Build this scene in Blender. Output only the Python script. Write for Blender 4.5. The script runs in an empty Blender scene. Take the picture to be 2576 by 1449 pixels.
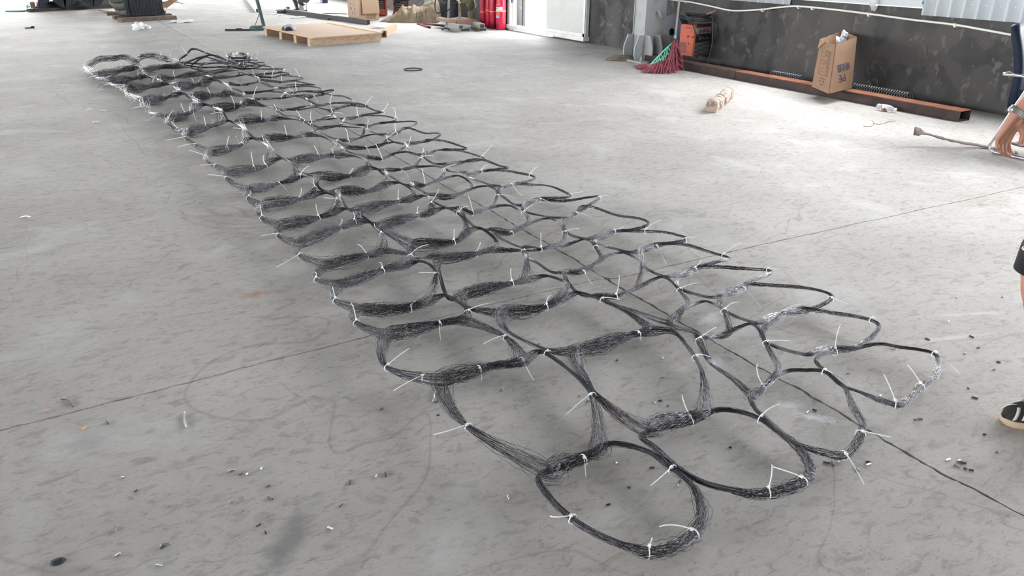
import bpy, bmesh, math, random
import numpy as np
from mathutils import Vector, Matrix, Euler

# ------------------------------------------------------------------ camera
W, H = 2576, 1449
FOC = 1936.0
CAM = np.array([0.0, 0.0, 1.45])
_y, _p, _r = [math.radians(a) for a in (30.08, 23.82, 0.374)]
_f = np.array([math.sin(_y) * math.cos(_p), math.cos(_y) * math.cos(_p), -math.sin(_p)])
_rt = np.array([math.cos(_y), -math.sin(_y), 0.0])
_up = np.cross(_rt, _f)
CM = np.array([math.cos(_r) * _rt + math.sin(_r) * _up, -math.sin(_r) * _rt + math.cos(_r) * _up, _f])
scene = bpy.context.scene
col = scene.collection
cam_data = bpy.data.cameras.new('camera')
cam_data.sensor_width = 36.0
cam_data.lens = FOC / W * 36.0
cam_data.clip_start = 0.05
cam_data.clip_end = 200
cam = bpy.data.objects.new('camera', cam_data)
col.objects.link(cam)
cam.matrix_world = Matrix(((CM[0][0], CM[1][0], -CM[2][0], CAM[0]), (CM[0][1], CM[1][1], -CM[2][1], CAM[1]),
                           (CM[0][2], CM[1][2], -CM[2][2], CAM[2]), (0, 0, 0, 1)))
scene.camera = cam

# ------------------------------------------------------------------ world, light, exposure
world = bpy.data.worlds.new('overcast_sky')
scene.world = world
world.use_nodes = True
bg = world.node_tree.nodes['Background']
bg.inputs[0].default_value = (0.95, 0.97, 1.0, 1)
bg.inputs[1].default_value = 6.0
XW = 7.865            # inner face of the long wall
WINDOWS = [(-4.1, 1.9), (-0.7, 1.9), (2.6, 1.9), (6.02, 1.72), (16.0, 1.9), (19.4, 1.9), (22.8, 1.9), (26.2, 1.9)]
WZ0, WZ1 = 1.06, 2.75


def area(name, loc, rot, sx, sy, power, color=(1, 1, 1)):
    l = bpy.data.lights.new(name, 'AREA')
    l.shape = 'RECTANGLE'
    l.size, l.size_y = sx, sy
    l.energy = power
    l.color = color
    o = bpy.data.objects.new(name, l)
    col.objects.link(o)
    o.location = loc
    o.rotation_euler = rot
    return o


for _k, (_yc, _w) in enumerate(WINDOWS):   # daylight entering through each window of the long wall, from outside its frame
    area('window_right_offscreen', (XW + 0.18, _yc, (WZ0 + WZ1) / 2), (0, math.radians(90), 0), WZ1 - WZ0, _w, 78, (1.0, 0.985, 0.96))
for _yc in (-6, 3, 12, 21, 30):             # daylight through the window band of the opposite wall
    area('window_left_offscreen', (-16.15, _yc, 3.0), (0, math.radians(-90), 0), 2.2, 7.0, 340, (1.0, 0.985, 0.96))
# daylight through the open gateway at the far end, which brightens the far floor
area('gate_far_offscreen', (-1.0, 34.15, 2.35), (math.radians(-90), 0, 0), 9.0, 4.6, 850, (1.0, 0.98, 0.94))
vs = scene.view_settings
vs.view_transform = 'Standard'
vs.look = 'None'
vs.gamma = 1.0
vs.use_curve_mapping = False
vs.exposure = 1.02


# ------------------------------------------------------------------ projection helpers (photo pixel -> place)
def ray(x, y):
    return CM.T @ np.array([(x - W / 2) / FOC, -(y - H / 2) / FOC, 1.0])


def g(x, y, z=0.0):
    d = ray(x, y)
    return CAM + d * ((z - CAM[2]) / d[2])


def onx(x, y, X):
    d = ray(x, y)
    return CAM + d * ((X - CAM[0]) / d[0])


def ony(x, y, Y):
    d = ray(x, y)
    return CAM + d * ((Y - CAM[1]) / d[1])


def atd(x, y, depth):
    return CAM + ray(x, y) * depth


def depth_of(p):
    return float(CM[2] @ (np.array(p) - CAM))


# ------------------------------------------------------------------ mesh helpers
class MB:
    """collects shapes; build() links them as one mesh object"""

    def __init__(self):
        self.v, self.f, self.s = [], [], []

    def add(self, verts, faces, smooth=False):
        o = len(self.v)
        self.v += [tuple(float(c) for c in q) for q in verts]
        self.f += [tuple(i + o for i in f) for f in faces]
        self.s += [smooth] * len(faces)
        return self

    def box(self, c, s, rot=(0, 0, 0), bev=0.0):
        M = Euler(rot).to_matrix()
        hx, hy, hz = s[0] / 2, s[1] / 2, s[2] / 2
        if bev <= 0:
            vv = [(x, y, z) for x in (-hx, hx) for y in (-hy, hy) for z in (-hz, hz)]
            ff = [(0, 1, 3, 2), (4, 6, 7, 5), (0, 4, 5, 1), (2, 3, 7, 6), (0, 2, 6, 4), (1, 5, 7, 3)]
        else:
            bm = bmesh.new()
            bmesh.ops.create_cube(bm, size=1)
            for q in bm.verts:
                q.co = Vector((q.co.x * s[0], q.co.y * s[1], q.co.z * s[2]))
            bmesh.ops.bevel(bm, geom=bm.edges[:], offset=bev, segments=2, affect='EDGES')
            bm.verts.index_update()
            vv = [tuple(q.co) for q in bm.verts]
            ff = [tuple(q.index for q in fc.verts) for fc in bm.faces]
            bm.free()
        c = Vector(c)
        return self.add([c + M @ Vector(q) for q in vv], ff)

    def bar(self, p, q, w, h, up=(0, 0, 1)):
        p, q, up = Vector(p), Vector(q), Vector(up)
        t = (q - p).normalized()
        n = t.cross(up)
        n = n.normalized() if n.length > 1e-5 else Vector((1, 0, 0))
        u = n.cross(t)
        vv = [a + n * (sx * w / 2) + u * (sy * h / 2) for a in (p, q) for sx, sy in ((-1, -1), (1, -1), (1, 1), (-1, 1))]
        return self.add(vv, [(3, 2, 1, 0), (4, 5, 6, 7), (0, 1, 5, 4), (1, 2, 6, 5), (2, 3, 7, 6), (3, 0, 4, 7)])

    def tube(self, pts, r, n=8, caps=True, closed=False):
        P = [Vector(q) for q in pts]
        m = len(P)
        R = list(r) if hasattr(r, '__len__') else [r] * m
        vv = []
        nrm = None
        for i in range(m):
            if closed:
                t = P[(i + 1) % m] - P[i - 1]
            else:
                t = P[min(i + 1, m - 1)] - P[max(i - 1, 0)]
            t = t.normalized() if t.length > 1e-9 else Vector((0, 0, 1))
            if nrm is None:
                a = Vector((0, 0, 1)) if abs(t.z) < 0.9 else Vector((1, 0, 0))
                nrm = t.cross(a).normalized()
            else:
                nrm = (nrm - t * nrm.dot(t))
                nrm = nrm.normalized() if nrm.length > 1e-6 else t.orthogonal().normalized()
            b = t.cross(nrm)
            for k in range(n):
                a = 2 * math.pi * k / n
                vv.append(P[i] + (nrm * math.cos(a) + b * math.sin(a)) * R[i])
        ff = []
        for i in range(m if closed else m - 1):
            j = (i + 1) % m
            for k in range(n):
                l = (k + 1) % n
                ff.append((i * n + k, i * n + l, j * n + l, j * n + k))
        self.add(vv, ff, True)
        if caps and not closed:
            o = len(self.v) - m * n
            self.f += [tuple(o + k for k in range(n))[::-1], tuple(o + (m - 1) * n + k for k in range(n))]
            self.s += [False, False]
        return self

    def lathe(self, prof, c=(0, 0, 0), n=20, mat=None):
        """prof: (radius, height) pairs along local z"""
        vv, ff = [], []
        for (r, z) in prof:
            for k in range(n):
                a = 2 * math.pi * k / n
                q = Vector((r * math.cos(a), r * math.sin(a), z))
                if mat is not None:
                    q = mat @ q
                vv.append(q + Vector(c))
        for i in range(len(prof) - 1):
            for k in range(n):
                l = (k + 1) % n
                ff.append((i * n + k, i * n + l, (i + 1) * n + l, (i + 1) * n + k))
        ff.append(tuple(range(n))[::-1])
        ff.append(tuple((len(prof) - 1) * n + k for k in range(n)))
        return self.add(vv, ff, True)

    def prism(self, poly, d):
        """poly: planar 3-D outline, d: extrusion vector"""
        P = [Vector(q) for q in poly]
        d = Vector(d)
        n = len(P)
        vv = P + [q + d for q in P]
        ff = [tuple(range(n))[::-1], tuple(range(n, 2 * n))] + [(i, (i + 1) % n, n + (i + 1) % n, n + i) for i in range(n)]
        return self.add(vv, ff)

    def sheet(self, grid, th=0.0):
        """grid of points; th>0 gives thickness along the local normal"""
        r, c = len(grid), len(grid[0])
        G = [[Vector(q) for q in row] for row in grid]
        ff = [(i * c + j, i * c + j + 1, (i + 1) * c + j + 1, (i + 1) * c + j) for i in range(r - 1) for j in range(c - 1)]
        vv = [q for row in G for q in row]
        if th > 0:
            N = []
            for i in range(r):
                for j in range(c):
                    a = G[min(i + 1, r - 1)][j] - G[max(i - 1, 0)][j]
                    b = G[i][min(j + 1, c - 1)] - G[i][max(j - 1, 0)]
                    k = b.cross(a)
                    N.append(k.normalized() if k.length > 1e-9 else Vector((0, 0, 1)))
            o = r * c
            vv = vv + [q - n * th for q, n in zip(vv, N)]
            ff = ff + [tuple(i + o for i in f[::-1]) for f in ff]
            ring = [j for j in range(c)] + [i * c + c - 1 for i in range(1, r)] + [(r - 1) * c + j for j in range(c - 2, -1, -1)] + [i * c for i in range(r - 2, 0, -1)]
            for a, b in zip(ring, ring[1:] + ring[:1]):
                ff.append((b, a, a + o, b + o))
        return self.add(vv, ff, True)

    def xf(self, M):
        self.v = [tuple(M @ Vector(q)) for q in self.v]
        return self

    def build(self, name, mat, parent=None, loc=None):
        me = bpy.data.meshes.new(name)
        me.from_pydata(self.v, [], self.f)
        me.polygons.foreach_set('use_smooth', self.s)
        me.update()
        return link(name, me, mat, parent, loc)


def link(name, me, mat, parent=None, loc=None):
    o = bpy.data.objects.new(name, me)
    if mat is not None and not me.materials:
        me.materials.append(mat)
    col.objects.link(o)
    if loc is not None:
        o.location = loc
    if parent is not None:
        o.parent = parent
        if parent.type == 'EMPTY' and loc is None:
            o.location = -Vector(parent.location) if not parent.get('_local') else Vector((0, 0, 0))
    return o


def tag(o, label=None, cat=None, group=None, kind=None):
    if label:
        o['label'] = label
    if cat:
        o['category'] = cat
    if group:
        o['group'] = group
    if kind:
        o['kind'] = kind
    return o


def thing(name, loc, label, cat, group=None, kind=None):
    """Empty at a thing's base; parts are built in place coordinates and shifted by -loc"""
    o = bpy.data.objects.new(name, None)
    col.objects.link(o)
    o.location = [float(c) for c in loc]
    o.empty_display_size = 0.1
    return tag(o, label, cat, group, kind)


def frame(loc, rz):
    """local -> place matrix for things turned about z"""
    return Matrix.Translation(Vector([float(c) for c in loc])) @ Matrix.Rotation(rz, 4, 'Z')


# ------------------------------------------------------------------ materials
def mat(name, color, rough=0.6, metal=0.0, noise=None, bump=None, spec=0.5, **kw):
    """noise = (scale, colour2, contrast low, high, stretch); bump = (scale, strength)"""
    m = bpy.data.materials.new(name)
    m.use_nodes = True
    nt = m.node_tree
    b = nt.nodes['Principled BSDF']
    b.inputs['Base Color'].default_value = (*color, 1)
    b.inputs['Roughness'].default_value = rough
    b.inputs['Metallic'].default_value = metal
    b.inputs['Specular IOR Level'].default_value = spec
    for k, v in kw.items():
        b.inputs[k.replace('_', ' ')].default_value = v
    tc = nt.nodes.new('ShaderNodeTexCoord')
    if noise:
        sc, c2, lo, hi = noise[:4]
        mp = nt.nodes.new('ShaderNodeMapping')
        if len(noise) > 4:
            mp.inputs['Scale'].default_value = noise[4]
        nt.links.new(tc.outputs['Object'], mp.inputs[0])
        n = nt.nodes.new('ShaderNodeTexNoise')
        n.inputs['Scale'].default_value = sc
        n.inputs['Detail'].default_value = 6
        nt.links.new(mp.outputs[0], n.inputs['Vector'])
        r = nt.nodes.new('ShaderNodeValToRGB')
        r.color_ramp.elements[0].position = lo
        r.color_ramp.elements[0].color = (*color, 1)
        r.color_ramp.elements[1].position = hi
        r.color_ramp.elements[1].color = (*c2, 1)
        nt.links.new(n.outputs['Fac'], r.inputs[0])
        nt.links.new(r.outputs[0], b.inputs['Base Color'])
    if bump:
        n = nt.nodes.new('ShaderNodeTexNoise')
        n.inputs['Scale'].default_value = bump[0]
        n.inputs['Detail'].default_value = 5
        nt.links.new(tc.outputs['Object'], n.inputs['Vector'])
        bp = nt.nodes.new('ShaderNodeBump')
        bp.inputs['Strength'].default_value = bump[1]
        bp.inputs['Distance'].default_value = 0.01
        nt.links.new(n.outputs['Fac'], bp.inputs['Height'])
        nt.links.new(bp.outputs[0], b.inputs['Normal'])
    return m


rng = np.random.default_rng(7)
random.seed(7)

# ================================================================== the hall
def concrete_floor_material():
    m = bpy.data.materials.new('dusty_concrete')
    m.use_nodes = True
    nt = m.node_tree
    N, L = nt.nodes, nt.links
    b = N['Principled BSDF']
    b.inputs['Roughness'].default_value = 0.72
    b.inputs['Specular IOR Level'].default_value = 0.3
    tc = N.new('ShaderNodeTexCoord')

    def noise(scale, detail=6, stretch=(1, 1, 1), rot=0.0, dist=0.0, rough=0.55):
        mp = N.new('ShaderNodeMapping')
        mp.inputs['Scale'].default_value = stretch
        mp.inputs['Rotation'].default_value = (0, 0, rot)
        L.new(tc.outputs['Object'], mp.inputs[0])
        n = N.new('ShaderNodeTexNoise')
        n.inputs['Scale'].default_value = scale
        n.inputs['Detail'].default_value = detail
        n.inputs['Roughness'].default_value = rough
        n.inputs['Distortion'].default_value = dist
        L.new(mp.outputs[0], n.inputs['Vector'])
        return n.outputs['Fac']

    def ramp(fac, p0, c0, p1, c1):
        r = N.new('ShaderNodeValToRGB')
        r.color_ramp.elements[0].position, r.color_ramp.elements[0].color = p0, (*c0, 1)
        r.color_ramp.elements[1].position, r.color_ramp.elements[1].color = p1, (*c1, 1)
        L.new(fac, r.inputs[0])
        return r.outputs[0]

    def mix(a, bb, fac, mode='MULTIPLY'):
        x = N.new('ShaderNodeMix')
        x.data_type = 'RGBA'
        x.blend_type = mode
        if isinstance(fac, float):
            x.inputs[0].default_value = fac
        else:
            L.new(fac, x.inputs[0])
        L.new(a, x.inputs[6])
        L.new(bb, x.inputs[7])
        return x.outputs[2]

    base = ramp(noise(1.1, 7), 0.32, (0.405, 0.388, 0.365), 0.68, (0.505, 0.492, 0.472))
    # trowel marks: short wavering dark flecks
    fle = ramp(noise(14.0, 9, (1.0, 1.9, 1), 0.5, 1.0, 0.64), 0.50, (1, 1, 1), 0.66, (0.64, 0.60, 0.575))
    c = mix(base, fle, 0.68)
    fle2 = ramp(noise(38.0, 8, (1.0, 2.6, 1), 0.2, 1.5, 0.6), 0.56, (1, 1, 1), 0.70, (0.58, 0.54, 0.52))
    c = mix(c, fle2, 0.75)
    # pale rubbed patches
    pale = ramp(noise(2.3, 8, (1, 1, 1), 0.9, 0.6), 0.55, (0, 0, 0), 0.72, (0.55, 0.55, 0.55))
    pc = N.new('ShaderNodeRGB')
    pc.outputs[0].default_value = (0.60, 0.60, 0.60, 1)
    c = mix(c, pc.outputs[0], pale, 'MIX')
    # worn grey smudges
    smu = ramp(noise(0.8, 5, (1, 1, 1), 0.3, 0.4), 0.56, (1, 1, 1), 0.74, (0.80, 0.80, 0.81))
    c = mix(c, smu, 1.0)
    # warm brown stains
    stf = ramp(noise(3.1, 7, (1, 1, 1), 2.0, 0.8, 0.7), 0.66, (0, 0, 0), 0.80, (0.5, 0.5, 0.5))
    sc = N.new('ShaderNodeRGB')
    sc.outputs[0].default_value = (0.33, 0.26, 0.22, 1)
    c = mix(c, sc.outputs[0], stf, 'MIX')
    # scratches: thin contour lines of a slow noise
    def hair(scale, stretch, rot, dist, width, dark, fac):
        n = noise(scale, 3, stretch, rot, dist, 0.5)
        s = N.new('ShaderNodeMath'); s.operation = 'SUBTRACT'; s.inputs[1].default_value = 0.5
        L.new(n, s.inputs[0])
        a = N.new('ShaderNodeMath'); a.operation = 'ABSOLUTE'
        L.new(s.outputs[0], a.inputs[0])
        return mix(c, ramp(a.outputs[0], 0.0, dark, width, (1, 1, 1)), fac)
    c = hair(0.7, (1, 1, 1), 0.1, 0.7, 0.004, (0.70, 0.67, 0.65), 0.6)
    c = hair(1.6, (0.4, 2.2, 1), 0.8, 0.2, 0.006, (1.0, 1.0, 1.0), 0.5)
    # particular marks: chalk smears, rust blots, wiped oil
    def spot(col_, px_, py_, rx, ry, ang, colour, strength, nscale):
        q = g(px_, py_)
        mp = N.new('ShaderNodeMapping')
        mp.vector_type = 'TEXTURE'
        mp.inputs['Location'].default_value = (q[0], q[1], 0)
        mp.inputs['Rotation'].default_value = (0, 0, ang)
        mp.inputs['Scale'].default_value = (rx, ry, 1)
        L.new(tc.outputs['Object'], mp.inputs[0])
        ln = N.new('ShaderNodeVectorMath'); ln.operation = 'LENGTH'
        L.new(mp.outputs[0], ln.inputs[0])
        nn = noise(nscale, 7, (1, 1, 1), px_ * 0.01, 0.5, 0.65)
        ad = N.new('ShaderNodeMath'); ad.operation = 'MULTIPLY_ADD'
        L.new(nn, ad.inputs[0]); ad.inputs[1].default_value = 2.2
        L.new(ln.outputs['Value'], ad.inputs[2])
        f = ramp(ad.outputs[0], 0.0, (strength,) * 3, 0.5, (0, 0, 0))
        r_ = f.node
        r_.color_ramp.elements[0].position = 0.0
        mr = N.new('ShaderNodeMapRange')
        L.new(ad.outputs[0], mr.inputs[0])
        mr.inputs[1].default_value, mr.inputs[2].default_value = 1.25, 2.1
        L.new(mr.outputs[0], r_.inputs[0])
        r_.color_ramp.elements[1].position = 1.0
        cc_ = N.new('ShaderNodeRGB')
        cc_.outputs[0].default_value = (*colour, 1)
        return mix(col_, cc_.outputs[0], f, 'MIX')
    c = spot(c, 2050, 1050, 0.09, 0.03, -0.9, (0.80, 0.82, 0.85), 0.9, 40)
    c = spot(c, 1985, 1020, 0.06, 0.035, -0.5, (0.78, 0.80, 0.82), 0.6, 50)
    c = spot(c, 1800, 915, 0.07, 0.04, 0.3, (0.55, 0.57, 0.62), 0.7, 20)
    c = spot(c, 1790, 800, 0.09, 0.05, 0.3, (0.64, 0.66, 0.70), 0.7, 20)
    c = spot(c, 635, 742, 0.09, 0.05, 0.2, (0.40, 0.22, 0.13), 0.75, 40)
    c = spot(c, 590, 735, 0.07, 0.03, 0.0, (0.42, 0.27, 0.19), 0.5, 40)
    c = spot(c, 1540, 1020, 0.04, 0.02, 0.4, (0.45, 0.28, 0.20), 0.6, 40)
    c = spot(c, 215, 1110, 0.10, 0.07, 0.3, (0.33, 0.335, 0.33), 0.6, 15)
    c = spot(c, 275, 1165, 0.04, 0.03, 0.3, (0.55, 0.46, 0.38), 0.6, 20)
    c = spot(c, 720, 1370, 0.22, 0.06, 0.9, (0.22, 0.22, 0.225), 0.85, 12)
    c = spot(c, 2390, 850, 0.22, 0.02, -0.3, (0.66, 0.65, 0.64), 0.6, 14)
    c = spot(c, 2440, 790, 0.25, 0.02, -0.4, (0.66, 0.65, 0.64), 0.5, 14)
    c = spot(c, 925, 215, 0.35, 0.18, 0.0, (0.30, 0.29, 0.28), 0.6, 6)
    # fine grit
    gr = ramp(noise(160, 3), 0.60, (1, 1, 1), 0.76, (0.80, 0.79, 0.78))
    c = mix(c, gr, 0.6)
    L.new(c, b.inputs['Base Color'])
    bp = N.new('ShaderNodeBump')
    bp.inputs['Strength'].default_value = 0.25
    bp.inputs['Distance'].default_value = 0.006
    L.new(noise(30, 8, (1, 1.6, 1), 0.4, 0.8), bp.inputs['Height'])
    L.new(bp.outputs[0], b.inputs['Normal'])
    return m


MAT_FLOOR = concrete_floor_material()
MAT_GAP = mat('joint_dirt', (0.07, 0.055, 0.045), 0.95, noise=(30, (0.17, 0.13, 0.11), 0.4, 0.7))
floor = MB()
X0, X1, Y0, Y1 = -16.0, XW + 0.2, -12.0, 34.0
floor.box(((X0 + X1) / 2, (Y0 + Y1) / 2, -0.085), (X1 - X0, Y1 - Y0, 0.14))
floor = floor.build('floor', MAT_GAP)
tag(floor, 'dirt-filled saw-cut joint bed under the grey concrete floor slabs', 'floor', kind='structure')

XA, YB = 2.102, 2.69


def joint(lo, hi, fixed, seed, amp, fine):
    """jagged line of (t, offset) pairs, fine near the camera"""
    r = random.Random(seed)
    t, out, low = lo, [], 0.0
    while t < hi:
        d = abs(t - (1.5 if fixed == 'x' else 2.0))
        out.append((t, r.uniform(-amp, amp) + low))
        low = max(-0.012, min(0.012, low + r.uniform(-0.004, 0.004)))
        t += (0.02 if d < 3 else 0.08 if d < 9 else 0.6) * r.uniform(0.6, 1.4)
    out.append((hi, 0.0))
    return out


def bline(x):
    return float(np.interp(x, [X0, -0.388, 0.434, 1.408, 2.05, 2.15, 2.928, 5.5, X1], [2.2, 2.653, 2.692, 2.738, 2.735, 2.70, 2.70, 2.624, 2.53]))


ja = joint(Y0, Y1, 'x', 3, 0.0022, 1)
jb = joint(X0, X1, 'y', 5, 0.0018, 1)


def wid_a(t):
    return 0.0085 if t < 2.6 else 0.0065 if t < 9 else 0.010


aw = [random.uniform(-0.0015, 0.004) for _ in ja]
bw = [random.uniform(-0.001, 0.002) for _ in jb]
for sx in (-1, 1):
    for sy in (-1, 1):
        pa = [(XA + o + sx * max(0.002, wid_a(t) / 2 + w), t) for (t, o), w in zip(ja, aw)]
        pb = [(t, bline(t) + o * 0.7 + sy * max(0.0012, 0.0035 + w)) for (t, o), w in zip(jb, bw)]
        pa = [q for q in pa if (q[1] - bline(XA)) * sy > 0.012]
        pb = [q for q in pb if (q[0] - XA) * sx > 0.012]
        if sy < 0:
            pa = pa[::-1]          # walk from the crossing outwards
        if sx < 0:
            pb = pb[::-1]
        corner = (X0 if sx < 0 else X1, Y0 if sy < 0 else Y1)
        poly = [(XA + sx * 0.009, bline(XA) + sy * 0.009)] + pb + [corner] + pa[::-1]
        if sx * sy < 0:
            poly = poly[::-1]
        s = MB().prism([(x, y, -0.016) for x, y in poly], (0, 0, 0.016)).build('concrete_slab', MAT_FLOOR, floor)

# hairline cracks in the slabs
for pts in ([(262, 276), (290, 285), (314, 297), (326, 317)], [(311, 322), (318, 340), (340, 357), (357, 378), (365, 392)], [(2262, 562), (2300, 578), (2330, 591), (2400, 607), (2470, 622)],
            [(2540, 478), (2552, 490), (2576, 500)], [(1205, 185), (1225, 192), (1255, 198), (1290, 205)], [(1430, 255), (1480, 270), (1540, 290)], [(700, 960), (760, 1000), (790, 1040)], [(1520, 282), (1560, 312), (1640, 332), (1720, 349), (1750, 356)], [(1808, 369), (1830, 380), (1870, 400), (1940, 425), (1985, 446)], [(120, 228), (140, 236), (165, 252), (178, 266)]):
    fine = []
    r = random.Random(int(pts[0][0]))
    W_ = [Vector(g(x, y)) for x, y in pts]
    for a_, b_ in zip(W_, W_[1:]):
        for k in range(6):
            fine.append(a_.lerp(b_, k / 6) + Vector((r.uniform(-1, 1), r.uniform(-1, 1), 0)) * 0.006)
    fine.append(W_[-1])
    wv = 0.00035 * np.linalg.norm(fine[0] - Vector(CAM)) ** 0.9
    gr = [[q + Vector((0.5, 0.8, 0)) * wv * (0.4 + 0.6 * r.random()) + Vector((0, 0, 0.0006)) for q in fine], [q - Vector((0.5, 0.8, 0)) * wv * (0.4 + 0.6 * r.random()) + Vector((0, 0, 0.0006)) for q in fine]]
    MB().sheet(gr).build('floor_crack', MAT_GAP, floor)

# --- long wall on the right: rendered masonry plinth, steel cladding above, a doorway
def wall_material():
    m = bpy.data.materials.new('damp_cement_render')
    m.use_nodes = True
    nt = m.node_tree
    N, L = nt.nodes, nt.links
    b = N['Principled BSDF']
    b.inputs['Roughness'].default_value = 0.85
    tc = N.new('ShaderNodeTexCoord')
    mp = N.new('ShaderNodeMapping')
    mp.inputs['Scale'].default_value = (1, 1, 0.75)
    L.new(tc.outputs['Object'], mp.inputs[0])

    def nz(scale, detail=7, dist=0.4):
        n = N.new('ShaderNodeTexNoise')
        n.inputs['Scale'].default_value = scale
        n.inputs['Detail'].default_value = detail
        n.inputs['Distortion'].default_value = dist
        L.new(mp.outputs[0], n.inputs['Vector'])
        return n.outputs['Fac']
    r = N.new('ShaderNodeValToRGB')
    for e, p, cc in ((0, 0.30, (0.026, 0.026, 0.031)), (1, 0.72, (0.10, 0.097, 0.093))):
        r.color_ramp.elements[e].position = p
        r.color_ramp.elements[e].color = (*cc, 1)
    L.new(nz(1.6), r.inputs[0])
    r2 = N.new('ShaderNodeValToRGB')
    r2.color_ramp.elements[0].position, r2.color_ramp.elements[0].color = 0.47, (0, 0, 0, 1)
    r2.color_ramp.elements[1].position, r2.color_ramp.elements[1].color = 0.53, (0.55, 0.55, 0.55, 1)
    L.new(nz(4.2, 3, 0.2), r2.inputs[0])
    x = N.new('ShaderNodeMix')
    x.data_type = 'RGBA'
    L.new(r2.outputs[0], x.inputs[0])
    L.new(r.outputs[0], x.inputs[6])
    x.inputs[7].default_value = (0.088, 0.086, 0.083, 1)
    r3 = N.new('ShaderNodeValToRGB')
    r3.color_ramp.elements[0].position, r3.color_ramp.elements[0].color = 0.60, (0, 0, 0, 1)
    r3.color_ramp.elements[1].position, r3.color_ramp.elements[1].color = 0.68, (0.7, 0.7, 0.7, 1)
    L.new(nz(11, 4, 0.1), r3.inputs[0])
    x2 = N.new('ShaderNodeMix')
    x2.data_type = 'RGBA'
    L.new(r3.outputs[0], x2.inputs[0])
    L.new(x.outputs[2], x2.inputs[6])
    x2.inputs[7].default_value = (0.145, 0.14, 0.133, 1)
    L.new(x2.outputs[2], b.inputs['Base Color'])
    bp = N.new('ShaderNodeBump')
    bp.inputs['Strength'].default_value = 0.5
    bp.inputs['Distance'].default_value = 0.01
    L.new(nz(24), bp.inputs['Height'])
    L.new(bp.outputs[0], b.inputs['Normal'])
    return m


MAT_WALL = wall_material()
MAT_CLAD = mat('pale_blue_white_steel', (0.74, 0.82, 0.88), 0.45, noise=(3, (0.68, 0.76, 0.82), 0.4, 0.7))
MAT_ALU = mat('grey_aluminium', (0.42, 0.45, 0.48), 0.4, 0.3)
MAT_DARKROOF = mat('grey_roof_sheet', (0.16, 0.165, 0.17), 0.7)
MAT_BACK = mat('far_wall_sheet', (0.40, 0.40, 0.38), 0.8)
PLZ = 0.905            # top of the masonry plinth
DY0, DY1, DZ1 = 12.17, 13.62, 2.2   # doorway
w = MB()
w.box((XW + 0.12, (Y0 + DY0) / 2, PLZ / 2), (0.24, DY0 - Y0, PLZ))
w.box((XW + 0.12, (Y1 + DY1) / 2, PLZ / 2), (0.24, Y1 - DY1, PLZ))
wall_right = tag(w.build('wall_right', MAT_WALL), 'dark damp cement-rendered low wall along the hall', 'wall', kind='structure')

# cladding above the plinth, with openings for windows
edges = []
for yc, ww in sorted(WINDOWS):
    edges += [yc - ww / 2, yc + ww / 2]
spans = []
cur = Y0
segs = sorted([(yc - ww / 2, yc + ww / 2) for yc, ww in WINDOWS] + [(DY0, DY1)])
up = MB()
for a, bq in segs:
    if a > cur:
        spans.append((cur, a))
    lo_top = DZ1 if (a, bq) == (DY0, DY1) else WZ1
    up.box((XW + 0.14, (a + bq) / 2, (lo_top + 7) / 2), (0.06, bq - a, 7 - lo_top))
    cur = bq
spans.append((cur, Y1))
for a, bq in spans:
    up.box((XW + 0.14, (a + bq) / 2, (PLZ + 7) / 2), (0.06, bq - a, 7 - PLZ))
up.build('upper_cladding', MAT_CLAD, wall_right)
# ribbed sheets hanging over the plinth (lower edge at 0.84 m), each a panel of its own
for a, bq in spans:
    if bq < 2 or a > 12:
        continue
    y = bq
    while y > a + 0.05:
        wd = min(0.42, y - a)
        p = MB()
        zt, zb = 2.9, 0.845
        if 5.3 < bq < 12:
            zb = 0.858
        n = max(2, int(round(wd / 0.14)))
        prof = []
        for k in range(n):
            y0 = y - wd * k / n
            stp = wd / n
            prof += [(y0, 0.030), (y0 - stp * 0.10, 0.030), (y0 - stp * 0.16, 0.016), (y0 - stp * 0.92, 0.016), (y0 - stp, 0.030)]
        gr = [[(XW - d, yy, zz) for (yy, d) in prof] for zz in (zt, zb)]
        p.sheet(gr, 0.002)
        if 2.5 < y < 6:
            for k in range(n):
                p.box((XW - 0.018, y - wd * (k + 0.55) / n, 0.975), (0.006, 0.008, 0.008))
        p.build('cladding_panel', MAT_CLAD, wall_right)
        y -= wd

# windows of the long wall
for k, (yc, ww) in enumerate(sorted(WINDOWS), 1):
    f = MB()
    y0, y1 = yc - ww / 2, yc + ww / 2
    f.box((XW + 0.02, yc, 0.99), (0.12, ww, 0.11))
    f.box((XW - 0.05, yc, 0.968), (0.02, ww, 0.03))
    f.box((XW - 0.01, yc, 0.928), (0.06, ww + 0.02, 0.018))
    f.box((XW + 0.02, yc, WZ1 - 0.02), (0.12, ww, 0.05))
    for yy in (y0 + 0.02, y1 - 0.02):
        f.box((XW + 0.02, yy, (WZ1 + 0.93) / 2), (0.10, 0.05, WZ1 - 0.96))
    wf = tag(f.build('window_%d' % k, MAT_ALU), 'grey aluminium sliding window in the long wall', 'window', kind='structure')
    s = MB()
    s.box((XW + 0.05, yc, (WZ1 + 0.97) / 2), (0.03, 0.05, WZ1 - 1.02))
    s.build('window_mullion', MAT_ALU, wf)

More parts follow.
